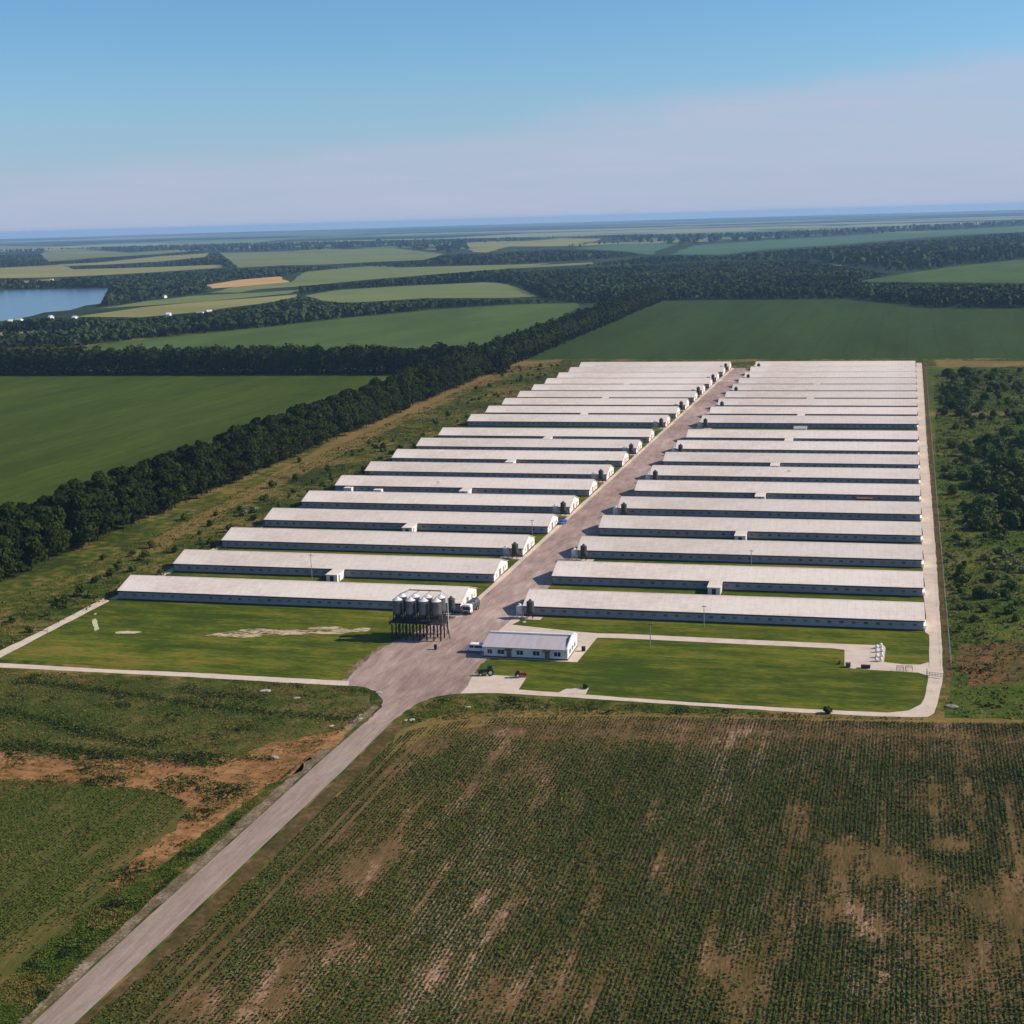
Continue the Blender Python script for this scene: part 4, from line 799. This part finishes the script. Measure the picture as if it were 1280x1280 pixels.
# ------------------------------------------------------------------ poles, fence, gate, tanks and small things
def pole(x, ytop, ybot, label):
    g = G(x, ybot); Z = np.array([0, 0, 1.]); lo, hi = 0, 40
    for _ in range(30):
        m_ = (lo+hi)/2
        if pixel(np.array([g[0]]), np.array([g[1]]), m_)[1][0] > ytop: lo = m_
        else: hi = m_
    h = max(5., min(lo, 11)); t = thing('utility_pole', label, 'pole', (g[0], g[1], 0), ROT, 'thin poles among the sheds')
    MB().tube((0, 0, 0), (0, 0, h), .13, 8, .08).build('post', M['pole'], t)
    MB().box(-.7, .7, -.06, .06, h-.55, h-.43).build('crossarm', M['steel'], t)
    ins = MB()
    for s in (-.6, 0.0, .6): ins.lathe([(.05, 0), (.07, .1), (.03, .18)], s, 0, 8, h-.43)
    ins.build('insulator', M['white'], t)
for x, a, b_, l in [(390,692,724,'thin pole between the front and second left sheds'),(813,778,809,'thin grey pole on the lawn right of the office'),(880,756,784,'thin pole before the front right shed'),(548,603,616,'thin pole between the sixth and seventh left sheds'),(665.5,649,668,'thin pole near the road end of the fourth left shed'),(666.5,537,549,'thin pole in front of the twelfth row on the left'),(939,688,706,'thin pole between the third and second right sheds'),(696,700,722,'thin pole at the left end of the second right shed'),(986,590,602,'thin pole between middle right sheds'),(759,575,588,'thin pole near the road by the eighth left shed')]:
    pole(x, a, b_, l)
# fence
fa, fb = G(1189, 836)[:2], G(1157, 462)[:2]; n = 90; v = (fb-fa)
t = thing('wire_fence', 'long wire fence on thin posts beyond the ditch of the east road', 'fence', (fa[0], fa[1], 0))
pm = MB().tube((0, 0, 0), (0, 0, 1.9), .06, 6).mesh('post', M['pole'])
for k in range(n): q = v*k/(n-1); inst('post', pm, t, (q[0], q[1], 0))
wr = MB()
for z_ in (.3, .8, 1.3, 1.8): wr.tube((0, 0, z_), (v[0], v[1], z_), .018, 4)
wr.build('wire', M['galv'], t)
# barrier at road corner
a, b_ = G(1158.5, 846)[:2], G(1179, 848)[:2]; v = b_-a; L_ = float(np.linalg.norm(v)); rz = math.atan2(v[1], v[0])
t = thing('road_gate', 'low dark gate across the concrete road at the right corner', 'gate', (a[0], a[1], .05), rz)
f = MB()
for z_ in (.35, .75, 1.15): f.tube((0, 0, z_), (L_, 0, z_), .05, 6)
for k in range(7): f.tube((L_*k/6, 0, .3), (L_*k/6, 0, 1.2), .04, 6)
f.build('gate_panel', M['steel'], t)
for xx in (0, L_): MB().tube((xx, .0, 0), (xx, .0, 1.9 if xx == 0 else 1.4), .10, 8).build('post', M['pole'], t)
a, b_ = G(52, 791)[:2], G(57, 788.5)[:2]
t = thing('road_gate', 'small dark gate on the diagonal path at far left', 'gate', ((a[0]+b_[0])/2, a[1], .05), 0)
MB().box(-1.8, 1.8, -.05, .05, .5, .65).build('gate_panel', M['steel'], t)
for xx in (-1.9, 1.9): MB().tube((xx, 0, 0), (xx, 0, 1.3), .08, 6).build('post', M['pole'], t)
# tank group: short upright white vessels
tk = [(1096,811,1.1),(1101,809.5,1.2),(1096,815.5,1.0),(1102,815,1.1),(1096,822,1.0),(1102,821.5,1.2),(1095,827,1.0),(1101,827,1.1)]
for k, (x, y, h) in enumerate(tk):
    g = G(x, y); t = thing('gas_vessel', '%s white tank of the group on the right concrete pad' % ['rearmost left','rearmost right','second row left','second row right','third row left','third row right','nearest left','nearest right'][k], 'tank', (g[0], g[1], .065), 0, 'white tanks on the concrete pad')
    MB().lathe([(.32,.2),(.40,.28),(.40,h-.25),(.26,h-.08),(.06,h)], n=16).build('vessel', M['white'], t, smooth=True)
    MB().lathe([(.05,h-.02),(.05,h+.2),(.14,h+.21),(.05,h+.3)], n=10).build('vent', M['steel'], t)
    for a_ in range(3): MB().box(-.05, .05, -.05, .05, 0, .34).build('leg', M['steel'], t).location = (.28*math.cos(a_*2.09), .28*math.sin(a_*2.09), 0)
def container(nm, label, cat, x, y, w_, d_, h_, m, rz=ROT):
    g = G(x, y); t = thing(nm, label, cat, (g[0], g[1], .06), rz)
    MB().box(-w_/2, w_/2, -d_/2, d_/2, .15, h_).build('body', m, t, bevel=.04)
    MB().box(-w_/2-.05, w_/2+.05, -d_/2-.05, d_/2+.05, h_, h_+.08).build('lid', m, t)
    f = MB(); f.box(-w_/2+.1, -w_/2+.3, -d_/2+.1, d_/2-.1, 0, .15); f.box(w_/2-.3, w_/2-.1, -d_/2+.1, d_/2-.1, 0, .15); f.build('skid', M['steel'], t); return t
container('storage_box', 'long black box on the front edge of the tank pad', 'box', 1082, 835.5, 2.2, .9, .7, M['steel'])
container('storage_box', 'grey metal cabinet on the left corner of the tank pad', 'box', 1060, 834, 1.2, .8, 1.0, M['siloside'])
container('waste_bin', 'dark waste bin standing right of the office', 'bin', 729.5, 814, .9, .9, 1.1, M['steel'], 0)
container('waste_bin', 'dark bin standing near the foot of the silo stand', 'bin', 544.5, 812, .7, .7, 1.2, M['steel'], 0)
container('trailer_box', 'rust red container behind a right-hand shed wall', 'container', 1081, 628, 6, 2.2, 1.6, M['rust'])
container('trailer_box', 'pale container in the gap near the right end of the sheds', 'container', 1122, 627, 4.4, 2.2, 1.6, M['white'])
container('utility_hut', 'pale utility box in the gap behind the sixth left shed, left one', 'hut', 436, 616, 3.4, 2.6, 2.2, M['gable'])
container('utility_hut', 'pale utility box in the gap behind the sixth left shed, right one', 'hut', 473, 618, 3.4, 2.6, 2.0, M['gable'])
for x, l in ((1125, 'left rusty frame rack beside the path to the tank pad'), (1136, 'right rusty frame rack beside the path to the tank pad')):
    g = G(x, 838); t = thing('frame_rack', l, 'rack', (g[0], g[1], .06), ROT)
    f = MB(); 
    for s in (-.8, .8):
        for q in (-.9, .9): f.tube((s, q, 0), (s, q, .9), .05, 5)
        f.tube((s, -.9, .9), (s, .9, .9), .05, 5)
    f.build('frame', M['rust'], t); f = MB()
    for q in (-.9, 0, .9): f.tube((-.8, q, .9), (.8, q, .9), .05, 5)
    f.build('rail', M['rust'], t)
def rock(x, y, s, label, m='stone', flat=.5):
    g = G(x, y); bm = bmesh.new(); bmesh.ops.create_icosphere(bm, subdivisions=2, radius=1)
    sd = random.random()*50
    for v_ in bm.verts:
        k = .75+.5*vnoise(np.array([v_.co.x*1.3+sd]), np.array([v_.co.y*1.3+v_.co.z]), 1.)[0]; v_.co *= k; v_.co.z = max(v_.co.z, -.2)
    me = bpy.data.meshes.new('boulder'); bm.to_mesh(me); bm.free(); me.materials.append(M[m])
    o = link(bpy.data.objects.new('boulder', me)); o.location = (g[0], g[1], .1); s *= .62; o.scale = (s*1.5, s, s*flat); o.rotation_euler = (0, 0, random.uniform(0, 3)); tag(o, label, 'rock')
rock(450.5, 899, .75, 'white block beside the lane at the ditch end'); rock(507, 901, .75, 'white rubble block right of the lane mouth'); rock(514, 900.5, 1.0, 'grey slab leaning beside the lane mouth'); rock(584.5, 884.5, 1.0, 'flat pale block on the verge before the parking pad', flat=.35)
rock(414, 908, .9, 'white stone pile in the ditch left of the lane', flat=.4); rock(344, 947, 1.2, 'flat white slab on the edge of the red soil', flat=.2); rock(474, 866, 1.3, 'pale concrete slab at the yard corner', flat=.15)
rock(332, 864, 1.6, 'grey rubble heap left of the yard, under the path', flat=.35); rock(370, 873, 1.0, 'small pale rubble heap in the weeds left of the yard', flat=.4); rock(1190, 884, 1.6, 'pale grey branch and rubble pile at the road corner', 'stone', .5); rock(655, 778, .9, 'pale block left of the front right shed', flat=.5)
rock(119, 768, .9, 'white rubble on the lawn beside the diagonal path', flat=.4)
# village houses
vh = [(24,403,14),(94,400,9),(14,404.5,8),(91,430,10),(50,412,7),(211,396,8),(251,394.5,14),(262,392.5,9),(306,403,8),(339,389.5,10),(341,394,6),(323,397.5,7),(372,389,6),(385,389,9),(318,398,6),(236,403,8),(65,351.5,9),(254,353,8),(262,346,9),(273,341,9),(234,360,7),(206,372.5,7),(245,363,7),(64,399,7),(58,404,8)]
for k, (x, y, w_) in enumerate(vh):
    g = G(x, y); 
    lab = 'tiny pale %s among the village trees, number of storeys one, near %s' 
    t = thing('village_house', '', 'house', (g[0], g[1], 0), random.uniform(-.4, .4), 'pale houses of the village beyond the fields')
    t['label'] = 'tiny pale house with light roof among distant trees left of the lake road' if y > 380 else 'tiny pale house among trees on the far lake shore'
    s = w_*.32; MB().prism([(-3,0),(3,0),(3,3.2),(0,5.0),(-3,3.2)], -s, s).build('wall', M['white'], t)
    r = MB()
    for q in (-1, 1): r.prism([(0,5.4),(q*3.5,3.3),(q*3.5,3.05),(0,5.1)], -s-.4, s+.4)
    r.build('roof', M['white'] if k % 3 else M['tiles'], t)

# ------------------------------------------------------------------ haze, sky, sun, camera
haze = MB().box(-31500, 31500, -31500, 31500, -1, 125).build('haze', M['white']); tag(haze, 'thin blue summer haze over the whole country', kind='stuff')
hm = bpy.data.materials.new('thin_haze'); hm.use_nodes = True; hn = hm.node_tree
for nn in list(hn.nodes):
    if nn.type != 'OUTPUT_MATERIAL': hn.nodes.remove(nn)
pv = hn.nodes.new('ShaderNodeVolumePrincipled'); pv.inputs['Density'].default_value = 4.8e-5; pv.inputs['Color'].default_value = (.40,.67,1.0,1); pv.inputs['Anisotropy'].default_value = .1
hn.links.new(pv.outputs[0], [x for x in hn.nodes if x.type == 'OUTPUT_MATERIAL'][0].inputs['Volume'])
haze.data.materials.clear(); haze.data.materials.append(hm)

SV = Vector((1.42, .46, 1.0)).normalized()
EL = math.asin(SV.z); AZ = math.atan2(SV.x, SV.y)      # azimuth clockwise from +Y
sun = bpy.data.lights.new('sun', 'SUN'); sun.energy = 5.0; sun.angle = R(.5); sun.color = (1, .88, .74)
so = link(bpy.data.objects.new('sun', sun)); so.rotation_euler = SV.to_track_quat('Z', 'Y').to_euler()
wd = bpy.data.worlds.new('World'); scene.world = wd; wd.use_nodes = True; N = wd.node_tree.nodes; L = wd.node_tree.links
bg = N['Background']; sky = N.new('ShaderNodeTexSky'); sky.sky_type = 'NISHITA'; sky.sun_disc = False
sky.sun_elevation = EL; sky.sun_rotation = AZ; sky.altitude = 200; sky.air_density = 1.0; sky.dust_density = .6; sky.ozone_density = 2.5
bg.inputs['Strength'].default_value = .072
# thin high veil of cloud low in the sky, thicker to the right
tc = N.new('ShaderNodeTexCoord'); sp = N.new('ShaderNodeSeparateXYZ'); L.new(tc.outputs['Generated'], sp.inputs[0])
def mth(op, a, b_=None):
    x = N.new('ShaderNodeMath'); x.operation = op
    for i, q in enumerate((a, b_)):
        if q is None: continue
        if isinstance(q, (int, float)): x.inputs[i].default_value = q
        else: L.new(q, x.inputs[i])
    return x.outputs[0]
mp = N.new('ShaderNodeMapping'); mp.inputs['Scale'].default_value = (2.2, 2.2, 13); L.new(tc.outputs['Generated'], mp.inputs['Vector'])
nz = N.new('ShaderNodeTexNoise'); nz.inputs['Scale'].default_value = 1.6; nz.inputs['Detail'].default_value = 5; nz.inputs['Roughness'].default_value = .55; L.new(mp.outputs[0], nz.inputs['Vector'])
az = mth('ARCTAN2', sp.outputs[0], sp.outputs[1])        # angle right of +Y
top = mth('ADD', mth('MULTIPLY', az, .09), .094)       # veil's upper edge rises to the right
top = mth('ADD', top, mth('MULTIPLY', mth('SUBTRACT', nz.outputs['Fac'], .5), .085))
f = N.new('ShaderNodeMapRange'); f.interpolation_type = 'SMOOTHSTEP'; L.new(mth('SUBTRACT', top, sp.outputs[2]), f.inputs[0]); f.inputs[1].default_value = -.005; f.inputs[2].default_value = .022
f.inputs[3].default_value = 0; f.inputs[4].default_value = .62
tn = N.new('ShaderNodeVectorMath'); tn.operation = 'MULTIPLY'; L.new(sky.outputs[0], tn.inputs[0]); tn.inputs[1].default_value = (.80, 1.17, 1.46)
lo = N.new('ShaderNodeMapRange'); lo.interpolation_type = 'SMOOTHSTEP'; L.new(sp.outputs[2], lo.inputs[0]); lo.inputs[1].default_value = -.02; lo.inputs[2].default_value = .13; lo.inputs[3].default_value = .85; lo.inputs[4].default_value = 0
l2 = N.new('ShaderNodeMix'); l2.data_type = 'RGBA'; L.new(lo.outputs[0], l2.inputs[0]); L.new(tn.outputs[0], l2.inputs[6]); l2.inputs[7].default_value = (4.4, 5.5, 7.8, 1)
mp2 = N.new('ShaderNodeMapping'); mp2.inputs['Scale'].default_value = (3, 3, 34); mp2.inputs['Rotation'].default_value = (0, .09, 0); L.new(tc.outputs['Generated'], mp2.inputs['Vector'])
nz2 = N.new('ShaderNodeTexNoise'); nz2.inputs['Scale'].default_value = 2.0; nz2.inputs['Detail'].default_value = 6; nz2.inputs['Roughness'].default_value = .6; L.new(mp2.outputs[0], nz2.inputs['Vector'])
st2 = N.new('ShaderNodeMapRange'); L.new(nz2.outputs['Fac'], st2.inputs[0]); st2.inputs[1].default_value = .35; st2.inputs[2].default_value = .65; st2.inputs[3].default_value = .62; st2.inputs[4].default_value = 1.15
fv = mth('MULTIPLY', f.outputs[0], st2.outputs[0])
cx = N.new('ShaderNodeMix'); cx.data_type = 'RGBA'; L.new(fv, cx.inputs[0]); L.new(l2.outputs[2], cx.inputs[6]); cx.inputs[7].default_value = (5.7, 6.0, 7.8, 1)
L.new(cx.outputs[2], bg.inputs['Color'])

cd = bpy.data.cameras.new('camera'); cam = link(bpy.data.objects.new('camera', cd)); scene.camera = cam
cd.sensor_width = 36; cd.lens = 36*FPX/1280; cd.clip_start = 1; cd.clip_end = 100000
m3 = Matrix((_R, _U, -_F)).transposed(); cam.matrix_world = Matrix.Translation((0, 0, CAMH)) @ m3.to_4x4()
scene.render.resolution_x = 1024; scene.render.resolution_y = 1024
scene.render.engine = 'CYCLES'
vs = scene.view_settings; vs.view_transform = 'Standard'; vs.look = 'None'; vs.gamma = 1; vs.exposure = 0.28
